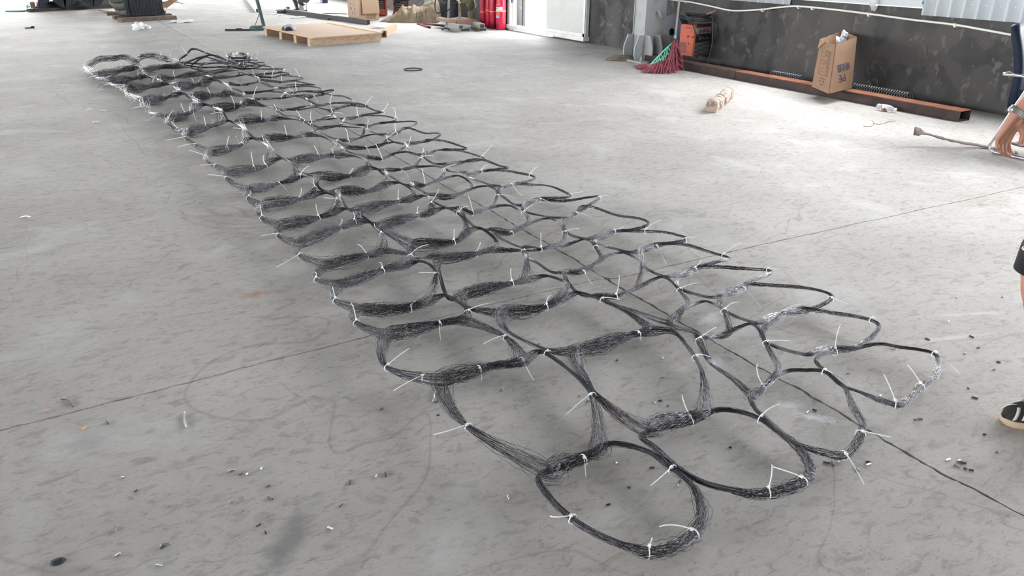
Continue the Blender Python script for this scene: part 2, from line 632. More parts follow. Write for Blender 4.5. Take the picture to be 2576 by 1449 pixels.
# other sides of the hall (outside the frame, they bound the light)
wlm = MB().box((X0 - 0.1, (Y0 + Y1) / 2, 0.95), (0.2, Y1 - Y0, 1.9)).box((X0 - 0.1, (Y0 + Y1) / 2, 5.55), (0.2, Y1 - Y0, 2.9))
for ya, yb in ((Y0, -9.5), (-2.5, -0.5), (6.5, 8.5), (15.5, 17.5), (24.5, 26.5), (33.5, Y1)):   # piers between the window bands
    wlm.box((X0 - 0.1, (ya + yb) / 2, 3.0), (0.2, yb - ya, 2.2))
wl = tag(wlm.build('wall_left', MAT_BACK), 'plain sheet wall on the far left of the hall', 'wall', kind='structure')
for k, yc in enumerate((-6, 3, 12, 21, 30), len(WINDOWS) + 1):
    f = MB()
    for zz in (1.87, 4.13):
        f.box((X0 + 0.06, yc, zz), (0.12, 7.2, 0.06))
    for yy in (-3.57, -1.2, 1.2, 3.57):
        f.box((X0 + 0.06, yc + yy, 3.0), (0.12, 0.06, 2.3))
    tag(f.build('window_%d' % k, MAT_ALU), 'long window band in the opposite wall', 'window', kind='structure')
tag(MB().box(((X0 + X1) / 2, Y0 - 0.1, 3.5), (X1 - X0, 0.2, 7.0)).build('wall_back', MAT_BACK), 'plain sheet wall behind the photographer', 'wall', kind='structure')
wfm = MB().box(((X0 - 5.5) / 2, Y1 + 0.1, 3.5), (-5.5 - X0, 0.2, 7.0)).box(((3.5 + X1) / 2, Y1 + 0.1, 3.5), (X1 - 3.5, 0.2, 7.0)).box((-1.0, Y1 + 0.1, 5.85), (9.0, 0.2, 2.3))
tag(wfm.build('wall_far', MAT_BACK), 'plain sheet wall with an open gateway at the far end of the hall', 'wall', kind='structure')
tag(MB().box(((X0 + X1) / 2, (Y0 + Y1) / 2, 7.1), (X1 - X0 + 0.6, Y1 - Y0 + 0.4, 0.2)).build('ceiling', MAT_DARKROOF), 'dark sheet roof over the hall', 'ceiling', kind='structure')

# ================================================================== the wire net
# horizontal bundles of the four columns of rings, near to far: left end, tie, right end (photo pixels)
HC = {
    1: [((1352, 1205), (1468, 1157), (1535, 1122)), ((1080, 972), (1240, 930), (1350, 910)), ((952, 863), (1110, 821), (1205, 805)),
        ((888, 790), (1031, 778), (1103, 752)), ((838, 728), (967, 687), (1040, 662)), ((800, 676), (925, 650), (982, 629)),
        ((737, 624), (859, 583), (915, 561)), ((695, 575), (800, 553), (860, 535)), ((649, 529), (756, 504), (802, 488)),
        ((612, 490), (700, 464), (752, 451)), ((571, 441), (666, 419), (692, 401)), ((523, 389), (605, 370), (616, 351)),
        ((469, 339), (535, 321), (562, 308)), ((417, 302), (480, 284), (501, 267)), ((355, 262), (425, 247), (455, 241)),
        ((318, 228), (375, 222), (412, 212)), ((272, 208), (340, 198), (364, 192)), ((244, 192), (302, 180), (342, 172))],
    2: [((1600, 1105), (1732, 1060), (1792, 1034)), ((1425, 902), (1590, 850), (1668, 828)), ((1240, 800), (1375, 776), (1440, 747)),
        ((1146, 754), (1290, 722), (1346, 699)), ((1084, 668), (1200, 646), (1267, 625)), ((1021, 625), (1144, 611), (1190, 589)),
        ((952, 575), (1053, 549), (1099, 535)), ((888, 538), (1000, 512), (1049, 499)), ((845, 492), (927, 485), (983, 466)),
        ((790, 453), (882, 444), (936, 429)), ((735, 414), (822, 398), (868, 388)), ((662, 356), (745, 351), (783, 338)),
        ((600, 308), (670, 309), (702, 294)), ((543, 272), (606, 271), (637, 260)), ((482, 247), (542, 243), (585, 236)),
        ((446, 222), (498, 215), (532, 206)), ((390, 203), (440, 197), (495, 187)), ((362, 180), (405, 173), (458, 170))],
    3: [((1880, 1005), (1919, 980), (1980, 915)), ((1745, 868), (1792, 853), (1865, 828)), ((1676, 824), (1705, 800), (1748, 761)),
        ((1495, 749), (1550, 751), (1630, 715)), ((1410, 696), (1467, 685), (1542, 645)), ((1310, 633), (1361, 637), (1449, 606)),
        ((1233, 588), (1285, 586), (1355, 557)), ((1150, 536), (1190, 541), (1262, 515)), ((1090, 502), (1139, 498), (1205, 475)),
        ((1032, 471), (1070, 468), (1140, 443)), ((966, 434), (1010, 430), (1063, 420)), ((918, 405), (962, 402), (1000, 391)),
        ((866, 376), (922, 373), (982, 366)), ((851, 358), (874, 356), (924, 343)), ((800, 329), (831, 325), (863, 321)),
        ((772, 314), (790, 311), (830, 297)), ((703, 283), (722, 277), (762, 277)), ((642, 257), (690, 250), (717, 250)),
        ((608, 235), (650, 234), (695, 233)), ((572, 214), (603, 217), (640, 211)), ((530, 200), (580, 196), (610, 193)),
        ((496, 186), (527, 187), (582, 177))],
    4: [((2048, 906), (2099, 884), (2198, 869)), ((1910, 834), (1973, 796), (2074, 770)), ((1802, 763), (1870, 728), (1912, 710)),
        ((1695, 709), (1749, 681), (1815, 669)), ((1600, 644), (1652, 621), (1721, 615)), ((1489, 610), (1547, 586), (1619, 582)),
        ((1416, 556), (1449, 538), (1492, 522)), ((1312, 526), (1356, 508), (1420, 502)), ((1254, 482), (1288, 470), (1329, 460)),
        ((1170, 449), (1209, 434), (1264, 430)), ((1118, 423), (1155, 413), (1211, 406)), ((1065, 396), (1101, 380), (1156, 378)),
        ((1015, 367), (1060, 360), (1099, 356)), ((967, 348), (1002, 336), (1037, 322)), ((914, 323), (944, 314), (987, 309)),
        ((865, 306), (900, 294), (932, 289)), ((833, 281), (874, 271), (908, 270)), ((800, 270), (830, 265), (878, 261)),
        ((762, 249), (793, 245), (829, 235)), ((731, 239), (752, 235), (818, 229)), ((700, 228), (728, 221), (785, 220)),
        ((663, 207), (710, 210), (758, 202)), ((637, 197), (685, 198), (724, 190)), ((633, 194), (662, 189), (722, 184)),
        ((590, 175), (640, 174), (700, 177)), ((600, 171), (625, 168), (668, 170)), ((600, 164), (630, 158), (655, 160)),
        ((585, 155), (612, 155), (640, 153)), ((570, 147), (600, 147), (622, 148))],
}
LEFT = [None, (1168, 1088), (967, 932), (890, 823), (838, 766), (790, 708), (749, 650), (696, 598), (655, 556), (621, 508), (566, 456),
        (518, 412), (465, 356), (430, 322), (377, 288), (317, 240), (281, 218), (243, 199)]
RIGHT = [None, (2207, 828), (2088, 752), (1937, 690), (1832, 655), (1725, 608), (1628, 572), (1508, 508), (1434, 494), (1345, 450), (1281, 427),
         (1220, 401), (1175, 378), (1107, 348), (1049, 315), (998, 306), (965, 289), (926, 270), (887, 256), (843, 231), (811, 225), (796, 217),
         (765, 200), (732, 188), (716, 179), (684, 172), (671, 165), (653, 156), (632, 149)]
NEAR_ENDS = {   # outlines of the four loose rings at the near edge
    1: [(1352, 1200), (1378, 1262), (1435, 1313), (1500, 1352), (1570, 1385), (1640, 1400), (1715, 1376), (1766, 1328), (1772, 1285), (1745, 1232), (1692, 1186), (1630, 1140), (1535, 1125), (1468, 1157)],
    2: [(1612, 1100), (1640, 1140), (1692, 1186), (1760, 1222), (1830, 1240), (1905, 1250), (1990, 1238), (2040, 1208), (2035, 1165), (2005, 1120), (1960, 1088), (1914, 1056), (1850, 1037), (1795, 1037), (1732, 1060)],
    3: [(1880, 1003), (1890, 1033), (1914, 1056), (1962, 1097), (2010, 1127), (2070, 1140), (2125, 1147), (2160, 1115), (2172, 1078), (2150, 1035), (2131, 988), (2108, 965), (2074, 938), (2030, 932), (1972, 935), (1919, 980)],
    4: [(2050, 908), (2055, 925), (2074, 938), (2112, 972), (2160, 992), (2210, 1011), (2258, 1025), (2285, 1013), (2322, 978), (2352, 955), (2361, 918), (2345, 894), (2260, 882), (2198, 871), (2099, 884)],
}
FAR_ENDS = {    # far rings: last horizontal plus these points, left to right over the top, with lift
    1: [(222, 172), (243, 152), (285, 150), (320, 148), (342, 163)],
    2: [(345, 160), (352, 148), (385, 143), (420, 150), (450, 158)],
    3: [(500, 178), (508, 166), (540, 155), (575, 163), (586, 172)],
    4: [(585, 141), (600, 139), (622, 139), (631, 143)],
}
NZ = 0.035


def gz(p, z=NZ):
    return g(p[0], p[1], z)


def upath(p):           # position along the length of the net
    return gz(p)[1]


# cable ties: where they grip (photo pixel) and where the tail points
TIES = [(303,174,303,160),(347,198,345,177),(389,217,389,194),(438,201,437,178),(490,212,481,195),(508,220,508,202),(530,239,520,219),(554,247,558,230),
(592,266,580,240),(403,147,406,130),(431,147,428,130),(471,133,455,115),(573,150,566,130),(406,243,413,235),(440,257,446,239),(461,281,456,258),
(489,281,494,304),(425,301,437,276),(517,320,512,292),(444,334,430,305),(317,234,289,216),(294,222,271,208),(263,211,241,217),(277,212,249,223),
(347,259,319,271),(366,273,328,273),(393,299,365,306),(243,193,222,195),(220,164,208,161),(221,174,208,184),(340,160,317,162),(499,252,475,240),
(556,288,528,288),(637,254,648,216),(697,278,691,262),(708,249,723,227),(612,169,614,153),(644,153,647,130),(623,146,637,134),(638,188,633,174),
(664,189,674,177),(684,199,690,174),(710,210,709,189),(753,195,742,171),(749,234,744,205),(733,226,727,220),(792,247,799,256),(657,300,656,275),
(621,278,622,261),(684,317,683,296),(785,312,783,279),(767,313,762,298),(758,299,744,276),(829,262,835,238),(920,267,937,242),(972,281,976,258),
(996,300,988,270),(900,294,897,267),(924,328,926,299),(997,336,994,309),(967,351,995,330),(1021,375,1033,343),(874,356,868,322),(723,341,715,314),
(762,365,768,347),(801,393,789,365),(962,402,945,362),(922,373,934,395),(837,288,863,285),(462,352,418,353),(492,373,448,370),(516,397,476,378),
(540,431,502,416),(566,456,521,439),(570,362,577,341),(611,371,614,338),(637,415,631,381),(666,420,664,390),(700,468,722,481),(688,382,670,352),
(615,331,586,322),(842,406,835,375),(882,446,888,423),(796,477,790,452),(754,440,778,417),(756,507,758,472),(853,506,814,497),(1001,513,1002,476),
(1009,430,1031,447),(848,366,831,376),(1063,404,1091,393),(1115,429,1146,413),(1212,394,1240,364),(1209,434,1228,415),(1335,441,1353,418),
(1288,469,1313,493),(1254,495,1296,500),(1070,468,1061,423),(1087,516,1104,475),(1190,542,1178,493),(655,556,653,514),(621,507,629,480),
(697,600,654,594),(801,554,795,513),(859,585,860,550),(893,562,888,532),(1053,551,1052,519),(1144,613,1143,576),(924,652,899,614),(966,692,954,659),
(961,589,942,562),(1035,650,1077,615),(1200,648,1208,609),(1155,535,1180,518),(1099,694,1054,686),(1436,492,1467,483),(1509,502,1534,494),
(1356,508,1381,509),(1315,540,1341,512),(1449,538,1489,547),(1418,586,1458,575),(1546,587,1570,570),(1361,636,1361,585),(1314,635,1349,626),
(1495,625,1537,619),(1285,586,1270,591),(749,651,694,672),(795,711,784,685),(839,766,837,720),(1290,722,1286,674),(1031,781,1047,756),
(1174,789,1230,764),(1376,781,1385,743),(1109,825,1109,857),(1467,685,1492,717),(1549,750,1558,692),(1512,764,1559,753),(1651,620,1677,664),
(1702,736,1756,712),(1721,603,1752,596),(1625,577,1662,554),(1822,642,1863,611),(1933,682,1962,677),(1749,680,1763,654),(1870,728,1916,772),
(1812,789,1862,760),(1973,795,2013,766),(2095,760,2137,766),(2190,812,2204,801),(1922,865,1990,858),(2098,884,2115,815),(1750,864,1802,823),
(1753,899,1787,898),(1919,980,1905,914),(2073,938,2144,971),(1168,1087,1089,1093),(1486,997,1422,1046),(1734,1055,1716,993),(1468,1154,1474,1201),
(1694,1181,1636,1222),(1436,1315,1383,1298),(1741,1340,1659,1325),(1633,1392,1641,1352),(1315,921,1343,957),(1270,854,1214,866),(1063,971,990,983),
(968,931,1029,876),(891,821,882,760),(1911,1055,1962,1016),(2252,1020,2223,941),(2315,975,2282,917),(2346,896,2417,942),(2176,1095,2244,1100),
(2125,1148,2174,1219),(1928,1242,1942,1168),(2020,1212,1944,1174),(1205,940,1212,958),(1609,845,1614,858),(1370,896,1385,884),(1064,384,1064,372)]
TIE_G = np.array([gz((q[0], q[1])) for q in TIES])


def snap(p, lim=0.07):
    d = np.linalg.norm(TIE_G - p, axis=1)
    i = int(np.argmin(d))
    return TIE_G[i].copy() if d[i] < lim else p


spine = {}
for c in (1, 2, 3):
    pts = [(upath(h[2]), gz(h[2])) for h in HC[c]] + [(upath(h[0]), gz(h[0])) for h in HC[c + 1]]
    spine[c] = sorted(pts, key=lambda q: q[0])


def side(c, pa, pb, outward):
    """points of spine c between two vertices: the middles of its zigzag edges"""
    a, b = gz(pa), gz(pb)
    ins = [p for u, p in spine[c] if a[1] + 0.025 < u < b[1] - 0.025]
    ch = [a] + ins + [b]
    out = []
    if len(ch) == 2:
        m = (a + b) / 2
        m = m + np.array([outward, 0, 0]) * 0.05 * np.linalg.norm(b - a)
        return [snap(m, 0.10)]
    for p, q in zip(ch, ch[1:]):
        out.append(snap((p + q) / 2))
    return out


rings = []     # (control points, spread, crumple, column, nearness)
for c in (1, 2, 3, 4):
    Hs = HC[c]
    fat = 1.0 if c < 3 else 0.5
    for i in range(len(Hs) - 1):
        A0, M0, B0 = [gz(q) for q in Hs[i]]
        A1, M1, B1 = [gz(q) for q in Hs[i + 1]]
        right = [gz(RIGHT[i + 1])] if c == 4 else side(c, Hs[i][2], Hs[i + 1][2], 1)
        left = [gz(LEFT[i + 1])] if c == 1 else side(c - 1, Hs[i][0], Hs[i + 1][0], -1)
        P, S, K = [], [], []

        def put(p, s, k):
            P.append(p)
            S.append(s)
            K.append(k)
        hs = 0.024 * fat * (2.1 if (c < 3 and i > 11) else 1.35 if (c < 3 and i > 4) else 1.0)
        put(M0, 0.010 * (0.6 + 0.4 * fat), 1.0)
        put(M0 * 0.35 + B0 * 0.65, hs, 0.8)
        for q in right:
            put(q, 0.007, 0.05)
        put(M1 * 0.35 + B1 * 0.65, hs, 0.8)
        put(M1, 0.010 * (0.6 + 0.4 * fat), 1.0)
        put(M1 * 0.5 + A1 * 0.5, hs * 1.45, 0.9)
        put(M1 * 0.12 + A1 * 0.88, hs * 1.2, 0.35)
        for q in left[::-1]:
            put(q, 0.007, 0.05)
        put(M0 * 0.12 + A0 * 0.88, hs * 1.2, 0.35)
        put(M0 * 0.5 + A0 * 0.5, hs * 1.45, 0.9)
        rings.append((np.array(P), np.array(S), np.array(K), c, i + 1))
    E0 = np.array([gz(q) for q in NEAR_ENDS[c]])
    n = len(E0)
    ks = np.array([1.0 if (0.30 < k / n < 0.62 or k >= n - 1) else 0.1 for k in range(n)])
    ss = np.array([0.016 if ks[k] > 0.5 else 0.009 for k in range(n)]) * (1 if c < 3 else 0.8)
    rings.append((E0, ss, ks, c, 0))
    A0, M0, B0 = [gz(q) for q in Hs[-1]]
    lift = 0.10
    F = [gz(q, 0.04 + (lift * (0 < k < len(FAR_ENDS[c]) - 1))) for k, q in enumerate(FAR_ENDS[c])]
    P = np.array([A0, M0, B0] + F[::-1])
    rings.append((P, np.full(len(P), 0.050 * fat), np.array([0.6, 1, 0.6] + [0.7] * len(F)), c, len(Hs)))
# tall loops at the far edge where rings stand on their sides
for pts in ([(450, 158), (470, 140), (478, 129), (492, 127), (512, 135), (530, 140), (560, 150), (600, 163), (560, 165), (500, 162)],
            [(462, 166), (478, 158), (500, 148), (525, 140), (548, 143), (575, 158), (598, 172), (560, 174), (500, 170)],
            [(478, 172), (492, 160), (512, 150), (522, 148), (540, 152), (565, 163), (583, 173), (545, 182), (500, 180)]):
    base = ((pts[0][0] + pts[-4][0]) / 2, 173)
    Yb = gz(base)[1]
    P = []
    for q in pts:
        r_ = ony(q[0], q[1], Yb)
        if r_[2] < 0.01:
            r_ = gz(q, 0.015)
        P.append(r_)
    rings.append((np.array(P), np.full(len(P), 0.014), np.full(len(P), 0.5), 3, 23))

MAT_WIRE = mat('drawn_steel_wire', (0.15, 0.15, 0.17), 0.24, 0.95)
MAT_TIE = mat('white_nylon', (0.90, 0.94, 0.94), 0.45, spec=0.4)


def cyc_spline(P, n):
    """closed Catmull-Rom, n samples evenly spread by arc length; returns points and control parameter"""
    m = len(P)
    k = 24
    t = np.arange(m * k) / k
    i = np.floor(t).astype(int)
    f = (t - i)[:, None]
    p0, p1, p2, p3 = P[(i - 1) % m], P[i % m], P[(i + 1) % m], P[(i + 2) % m]
    Q = 0.5 * ((2 * p1) + (-p0 + p2) * f + (2 * p0 - 5 * p1 + 4 * p2 - p3) * f ** 2 + (-p0 + 3 * p1 - 3 * p2 + p3) * f ** 3)
    d = np.linalg.norm(np.roll(Q, -1, 0) - Q, axis=1)
    s = np.concatenate([[0], np.cumsum(d)])
    u = np.arange(n) * s[-1] / n
    tt = np.interp(u, s, np.append(t, m))
    Qc = np.vstack([Q, Q[:1]])
    out = np.stack([np.interp(u, s, Qc[:, a]) for a in range(3)], 1)
    return out, tt, s[-1]


def cyc_interp(vals, tt):
    m = len(vals)
    return np.interp(tt, np.arange(m + 1), np.append(vals, vals[0]))


def wrand(nw, n, waves, lo, hi):
    """periodic random wiggles, one per wire"""
    x = np.arange(n) / n * 2 * np.pi
    out = np.zeros((nw, n))
    for _ in range(waves):
        k = rng.integers(lo, hi + 1, nw)[:, None]
        out += np.sin(k * x[None] + rng.uniform(0, 6.28, nw)[:, None]) * rng.uniform(0.3, 1, nw)[:, None]
    return out / math.sqrt(waves)


ring_paths = []


def wire_ring(P, S, K, c, row, parent):
    cen = P.mean(0)
    dist = np.linalg.norm(cen - CAM)
    near = dist < 4.2
    nw = (44 if near else 38 if dist < 7 else 48) if c < 3 else (30 if near else 22 if dist < 7 else 15)
    n = 150 if dist < 3.4 else 110 if dist < 5 else 76 if dist < 8 else 64
    rad = 0.00075 if dist < 4.2 else 0.00095 if dist < 7 else (0.0012 if c < 3 else 0.0017)
    Q, tt, length = cyc_spline(P, n)
    # stay clear of the neighbours: pull a little towards the ring's own middle
    inward = cen - Q
    inward[:, 2] = 0
    inward /= np.maximum(np.linalg.norm(inward, axis=1), 1e-6)[:, None]
    Q = Q + inward * (0.005 + rng.uniform(0, 0.004))
    spread, crumple = cyc_interp(S, tt), cyc_interp(K, tt)
    T = np.roll(Q, -1, 0) - np.roll(Q, 1, 0)
    T /= np.linalg.norm(T, axis=1)[:, None]
    Nn = np.stack([T[:, 1], -T[:, 0], np.zeros(n)], 1)
    Nn /= np.maximum(np.linalg.norm(Nn, axis=1), 1e-6)[:, None]
    B = np.cross(T, Nn)
    hump = wrand(1, n, 3, 1, 4)[0]
    zoff = np.clip(0.012 + 0.016 * hump + 0.012 * (1 - crumple), -0.01, 0.05) * (0.5 if row == 0 else 1.0)
    ring_paths.append((Q + np.stack([0 * zoff, 0 * zoff, zoff], 1), T, Nn, spread, dist))
    ang = rng.uniform(0, 2 * np.pi, nw)[:, None] + wrand(nw, n, 2, 1, 3) * 1.1
    rr = np.sqrt(rng.uniform(0.02, 1, nw))[:, None] * (1 + 0.25 * wrand(nw, n, 2, 2, 6))
    loose = (rng.uniform(0, 1, nw) < 0.2)[:, None] * np.abs(wrand(nw, n, 2, 1, 5)) * 0.028 * np.clip((spread - 0.006) / 0.02, 0, 1)[None]
    fr = length / 0.05
    cr = (0.0054 * (1.9 if dist > 8 else 1.3 if dist > 5 else 1.0) if c < 3 else 0.0032) * rng.uniform(0.25, 1.3, nw)[:, None]
    ca = wrand(nw, n, 3, int(fr * 0.6), int(fr * 1.5) + 1) * cr * crumple[None]
    cb = wrand(nw, n, 3, int(fr * 0.6), int(fr * 1.5) + 1) * cr * crumple[None]
    oa = rr * np.cos(ang) * spread[None] * 1.15 + ca + loose * np.sign(np.cos(ang))
    ob = rr * np.sin(ang) * spread[None] * 0.75 + cb * 0.8
    pts = Q[None] + oa[..., None] * Nn[None] + ob[..., None] * B[None]
    pts[..., 2] += zoff[None]
    pts[..., 2] = np.maximum(pts[..., 2], 0.003 + rng.uniform(0, 0.004, nw)[:, None])
    k = np.arange(3) * 2 * np.pi / 3
    tube = pts[:, :, None, :] + rad * (np.cos(k)[None, None, :, None] * Nn[None, :, None, :] + np.sin(k)[None, None, :, None] * B[None, :, None, :])
    V = tube.reshape(-1, 3)
    wi, si, ki = np.meshgrid(np.arange(nw), np.arange(n), np.arange(3), indexing='ij')
    idx = lambda a, s, q: (a * n + s % n) * 3 + q % 3
    Fq = np.stack([idx(wi, si, ki), idx(wi, si, ki + 1), idx(wi, si + 1, ki + 1), idx(wi, si + 1, ki)], -1).reshape(-1)
    me = bpy.data.meshes.new('wire_ring')
    nf = len(Fq) // 4
    me.vertices.add(len(V))
    me.vertices.foreach_set('co', V.reshape(-1).astype(np.float32))
    me.loops.add(len(Fq))
    me.loops.foreach_set('vertex_index', Fq.astype(np.int32))
    me.polygons.add(nf)
    me.polygons.foreach_set('loop_start', np.arange(nf, dtype=np.int32) * 4)
    me.polygons.foreach_set('use_smooth', np.ones(nf, dtype=bool))
    me.update(calc_edges=True)
    return link('wire_ring', me, MAT_WIRE, parent)


net = thing('wire_net', (2.0, 5.0, 0.0), 'long net of steel wire rings tied with white cable ties, spread over the concrete floor', 'wire net')
for r_ in rings:
    wire_ring(*r_, net)

allp = np.vstack([q[0] for q in ring_paths])
allT = np.vstack([q[1] for q in ring_paths])
allS = np.concatenate([q[3] for q in ring_paths])
rel = allp - CAM
cc = rel @ CM.T
apx = np.stack([W / 2 + FOC * cc[:, 0] / cc[:, 2], H / 2 - FOC * cc[:, 1] / cc[:, 2]], 1)
for (bx, by, tx, ty) in TIES:
    i = int(np.argmin((apx[:, 0] - bx) ** 2 + (apx[:, 1] - by) ** 2))
    c0, t0 = allp[i], allT[i]
    far = np.linalg.norm(c0 - CAM)
    r0 = 0.010 + min(0.007, allS[i] * 0.4)
    wd = 0.0034 if far < 5 else 0.0045
    m = MB()
    t0 = Vector(t0)
    s0 = t0.cross(Vector((0, 0, 1))).normalized()
    u0 = s0.cross(t0)
    if u0.z < 0:
        u0 = -u0
    n = 14
    vv, ff = [], []
    for k in range(n):
        a = 2 * math.pi * k / n
        d = s0 * math.cos(a) + u0 * math.sin(a)
        p = Vector(c0) + d * r0
        p.z = max(p.z, 0.004)
        for rr_, ww_ in ((0, -1), (0, 1), (0.0016, 1), (0.0016, -1)):
            vv.append(p + d * rr_ + t0 * (ww_ * wd / 2))
    for k in range(n):
        l = (k + 1) % n
        for a, b in ((0, 1), (1, 2), (2, 3), (3, 0)):
            ff.append((k * 4 + a, k * 4 + b, l * 4 + b, l * 4 + a))
    m.add(vv, ff)
    # tail: towards the photographed tip, seen square on
    d = ray(tx, ty)
    tipp = CAM + d * (np.dot(c0 - CAM, d) / np.dot(d, d))
    if tipp[2] < 0.004:
        tipp = g(tx, ty, 0.006)
    tip = Vector(tipp)
    dirv = (tip - Vector(c0)).normalized()
    root = Vector(c0) + u0 * r0 * 0.9 + dirv * r0 * 0.3
    root.z = max(root.z, 0.006)
    m.bar(root - dirv * 0.004, root + dirv * 0.005, 0.0075, 0.006, u0 if abs(dirv.dot(u0)) < 0.9 else s0)
    sag = s0 * random.uniform(-0.012, 0.012) + u0 * random.uniform(-0.002, 0.010)
    view = Vector(c0 - CAM).normalized()
    wv = dirv.cross(view).normalized() * (wd / 2)
    gr = [[], []]
    for k in range(9):
        f = k / 8
        p = root.lerp(tip, f) + sag * (4 * f * (1 - f))
        p.z = max(p.z, 0.004)
        tw = wv if f < 0.9 else wv * 0.7
        gr[0].append(p - tw)
        gr[1].append(p + tw)
    m.sheet(gr, 0.0014)
    m.build('cable_tie', MAT_TIE, net)

# ================================================================== along the right wall
MAT_WHITE = mat('white_paint', (0.72, 0.74, 0.74), 0.5, noise=(6, (0.60, 0.61, 0.60), 0.45, 0.75))
MAT_PVC = mat('white_pvc', (0.78, 0.78, 0.74), 0.45)
MAT_GREYPAINT = mat('chipped_grey_paint', (0.36, 0.38, 0.385), 0.55, noise=(7, (0.27, 0.28, 0.285), 0.5, 0.75))
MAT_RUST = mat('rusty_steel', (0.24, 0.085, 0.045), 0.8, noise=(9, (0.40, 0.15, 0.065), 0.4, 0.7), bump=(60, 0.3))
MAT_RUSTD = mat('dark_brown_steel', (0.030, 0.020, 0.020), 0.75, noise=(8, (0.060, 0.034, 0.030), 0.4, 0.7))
MAT_STEEL = mat('bright_steel', (0.62, 0.63, 0.64), 0.25, 1.0)
MAT_CHROME = mat('chrome', (0.80, 0.81, 0.82), 0.08, 1.0)
MAT_BLACK = mat('black_plastic', (0.018, 0.019, 0.022), 0.45)
MAT_RUBBER = mat('black_rubber', (0.022, 0.022, 0.026), 0.7)
MAT_CARD = mat('brown_cardboard', (0.275, 0.165, 0.10), 0.8, noise=(5, (0.23, 0.137, 0.08), 0.4, 0.7, (1, 1, 3)))
MAT_CARDIN = mat('cardboard_inside', (0.33, 0.20, 0.13), 0.85)
MAT_INKBLUE = mat('blue_black_ink', (0.025, 0.045, 0.11), 0.7)
MAT_INK = mat('dark_ink', (0.06, 0.045, 0.035), 0.8)
MAT_ORANGE = mat('orange_red_enamel', (0.56, 0.12, 0.065), 0.55, noise=(8, (0.44, 0.09, 0.05), 0.45, 0.7))
MAT_GREYPLATE = mat('grey_plate', (0.22, 0.22, 0.21), 0.5)
MAT_DGREY = mat('dark_grey_metal', (0.07, 0.072, 0.075), 0.55, 0.3)
MAT_GREEN = mat('turquoise_green_plastic', (0.14, 0.52, 0.38), 0.45)
MAT_MAROON = mat('maroon_cotton', (0.34, 0.085, 0.115), 0.95, noise=(25, (0.20, 0.05, 0.07), 0.4, 0.7))
MAT_WOODOLD = mat('weathered_wood', (0.30, 0.21, 0.155), 0.85, noise=(4, (0.15, 0.10, 0.075), 0.35, 0.7, (1, 1, 9)), bump=(40, 0.4))
MAT_WOODG = mat('grey_brown_planks', (0.17, 0.125, 0.10), 0.9, noise=(3, (0.09, 0.065, 0.055), 0.35, 0.7, (1, 8, 8)), bump=(30, 0.4))
MAT_BLUEREEL = mat('navy_plastic', (0.020, 0.035, 0.085), 0.45)
MAT_BROWNPOLE = mat('worn_pole', (0.35, 0.30, 0.26), 0.7, noise=(5, (0.27, 0.23, 0.20), 0.4, 0.7))


def film_material(name, color, alpha, rough=0.25):
    m = mat(name, color, rough, bump=(30, 0.4))
    m.node_tree.nodes['Principled BSDF'].inputs['Transmission Weight'].default_value = 0.55
    m.node_tree.nodes['Principled BSDF'].inputs['Alpha'].default_value = alpha
    return m


MAT_FILM = film_material('clear_plastic_film', (0.92, 0.94, 0.96), 0.75)
MAT_BAG = mat('white_plastic_bag', (0.82, 0.85, 0.87), 0.35, bump=(18, 0.3))


def text_mesh(body, size, depth=0.0006):
    cu = bpy.data.curves.new('lettering', 'FONT')
    cu.body = body
    cu.size = size
    cu.align_x = 'CENTER'
    cu.align_y = 'CENTER'
    cu.extrude = depth
    cu.resolution_u = 3
    o = bpy.data.objects.new('lettering', cu)
    col.objects.link(o)
    dg = bpy.context.evaluated_depsgraph_get()
    me = bpy.data.meshes.new_from_object(o.evaluated_get(dg))
    bpy.data.objects.remove(o)
    me.name = 'lettering'
    return me


def put_text(body, size, M, matl, parent, name='lettering', sx=1.0):
    me = text_mesh(body, size)
    me.transform(M @ Matrix.Diagonal((sx, 1, 1, 1)))
    me.materials.clear()
    return link(name, me, matl, parent)


# --- doorway: white frame, a closed leaf on the near half, the far half open to daylight
door = MB()
y0, y1 = 11.05, 13.72
door.box((XW - 0.06, (y0 + y1) / 2, 0.065), (0.12, y1 - y0, 0.07))
door.box((XW - 0.03, (y0 + y1) / 2, DZ1 + 0.03), (0.10, y1 - y0, 0.10))
door.box((XW - 0.02, y1 - 0.05, 1.1), (0.10, 0.10, 2.2))
door.box((XW - 0.02, y1 - 0.20, 1.1), (0.07, 0.05, 2.2))
door.box((XW - 0.05, y0 + 0.02, 1.12), (0.06, 0.04, 2.1))
door_1 = tag(door.build('door_1', MAT_WHITE), 'white steel double door frame with one half open to daylight', 'door', kind='structure')
p = MB()
p.box((XW - 0.05, (y0 + 12.30) / 2, 1.14), (0.045, 12.30 - y0 - 0.02, 2.08))
leaf = p.build('door_leaf', mat('grey_white_leaf', (0.56, 0.58, 0.56), 0.5, noise=(2, (0.48, 0.50, 0.49), 0.4, 0.7)), door_1)
MB().box((XW - 0.085, y0 + 0.035, 1.12), (0.03, 0.05, 2.1)).build('leaf_edge_strip', MAT_WHITE, leaf)
MB().box((XW - 0.085, (y0 + 12.3) / 2, 0.125), (0.03, 12.30 - y0, 0.05)).build('bottom_rail', MAT_WHITE, leaf)
MB().box((XW - 0.075, y1 - 0.20, 0.55), (0.02, 0.03, 0.10)).build('door_latch', MAT_BLUEREEL, door_1)
MB().box((XW + 0.14, y1 - 0.28, 1.1), (0.05, 0.05, 2.2)).build('door_jamb', MAT_DGREY, door_1)
t = MB()
t.box((XW - 0.09, y1 + 0.09, 1.1), (0.20, 0.13, 2.2))
tr = tag(t.build('trim_1', mat('dark_brown_post', (0.045, 0.030, 0.028), 0.8)), 'dark brown steel post beside the door', 'post', kind='structure')
e = MB()
r = random.Random(4)
z = 0.0
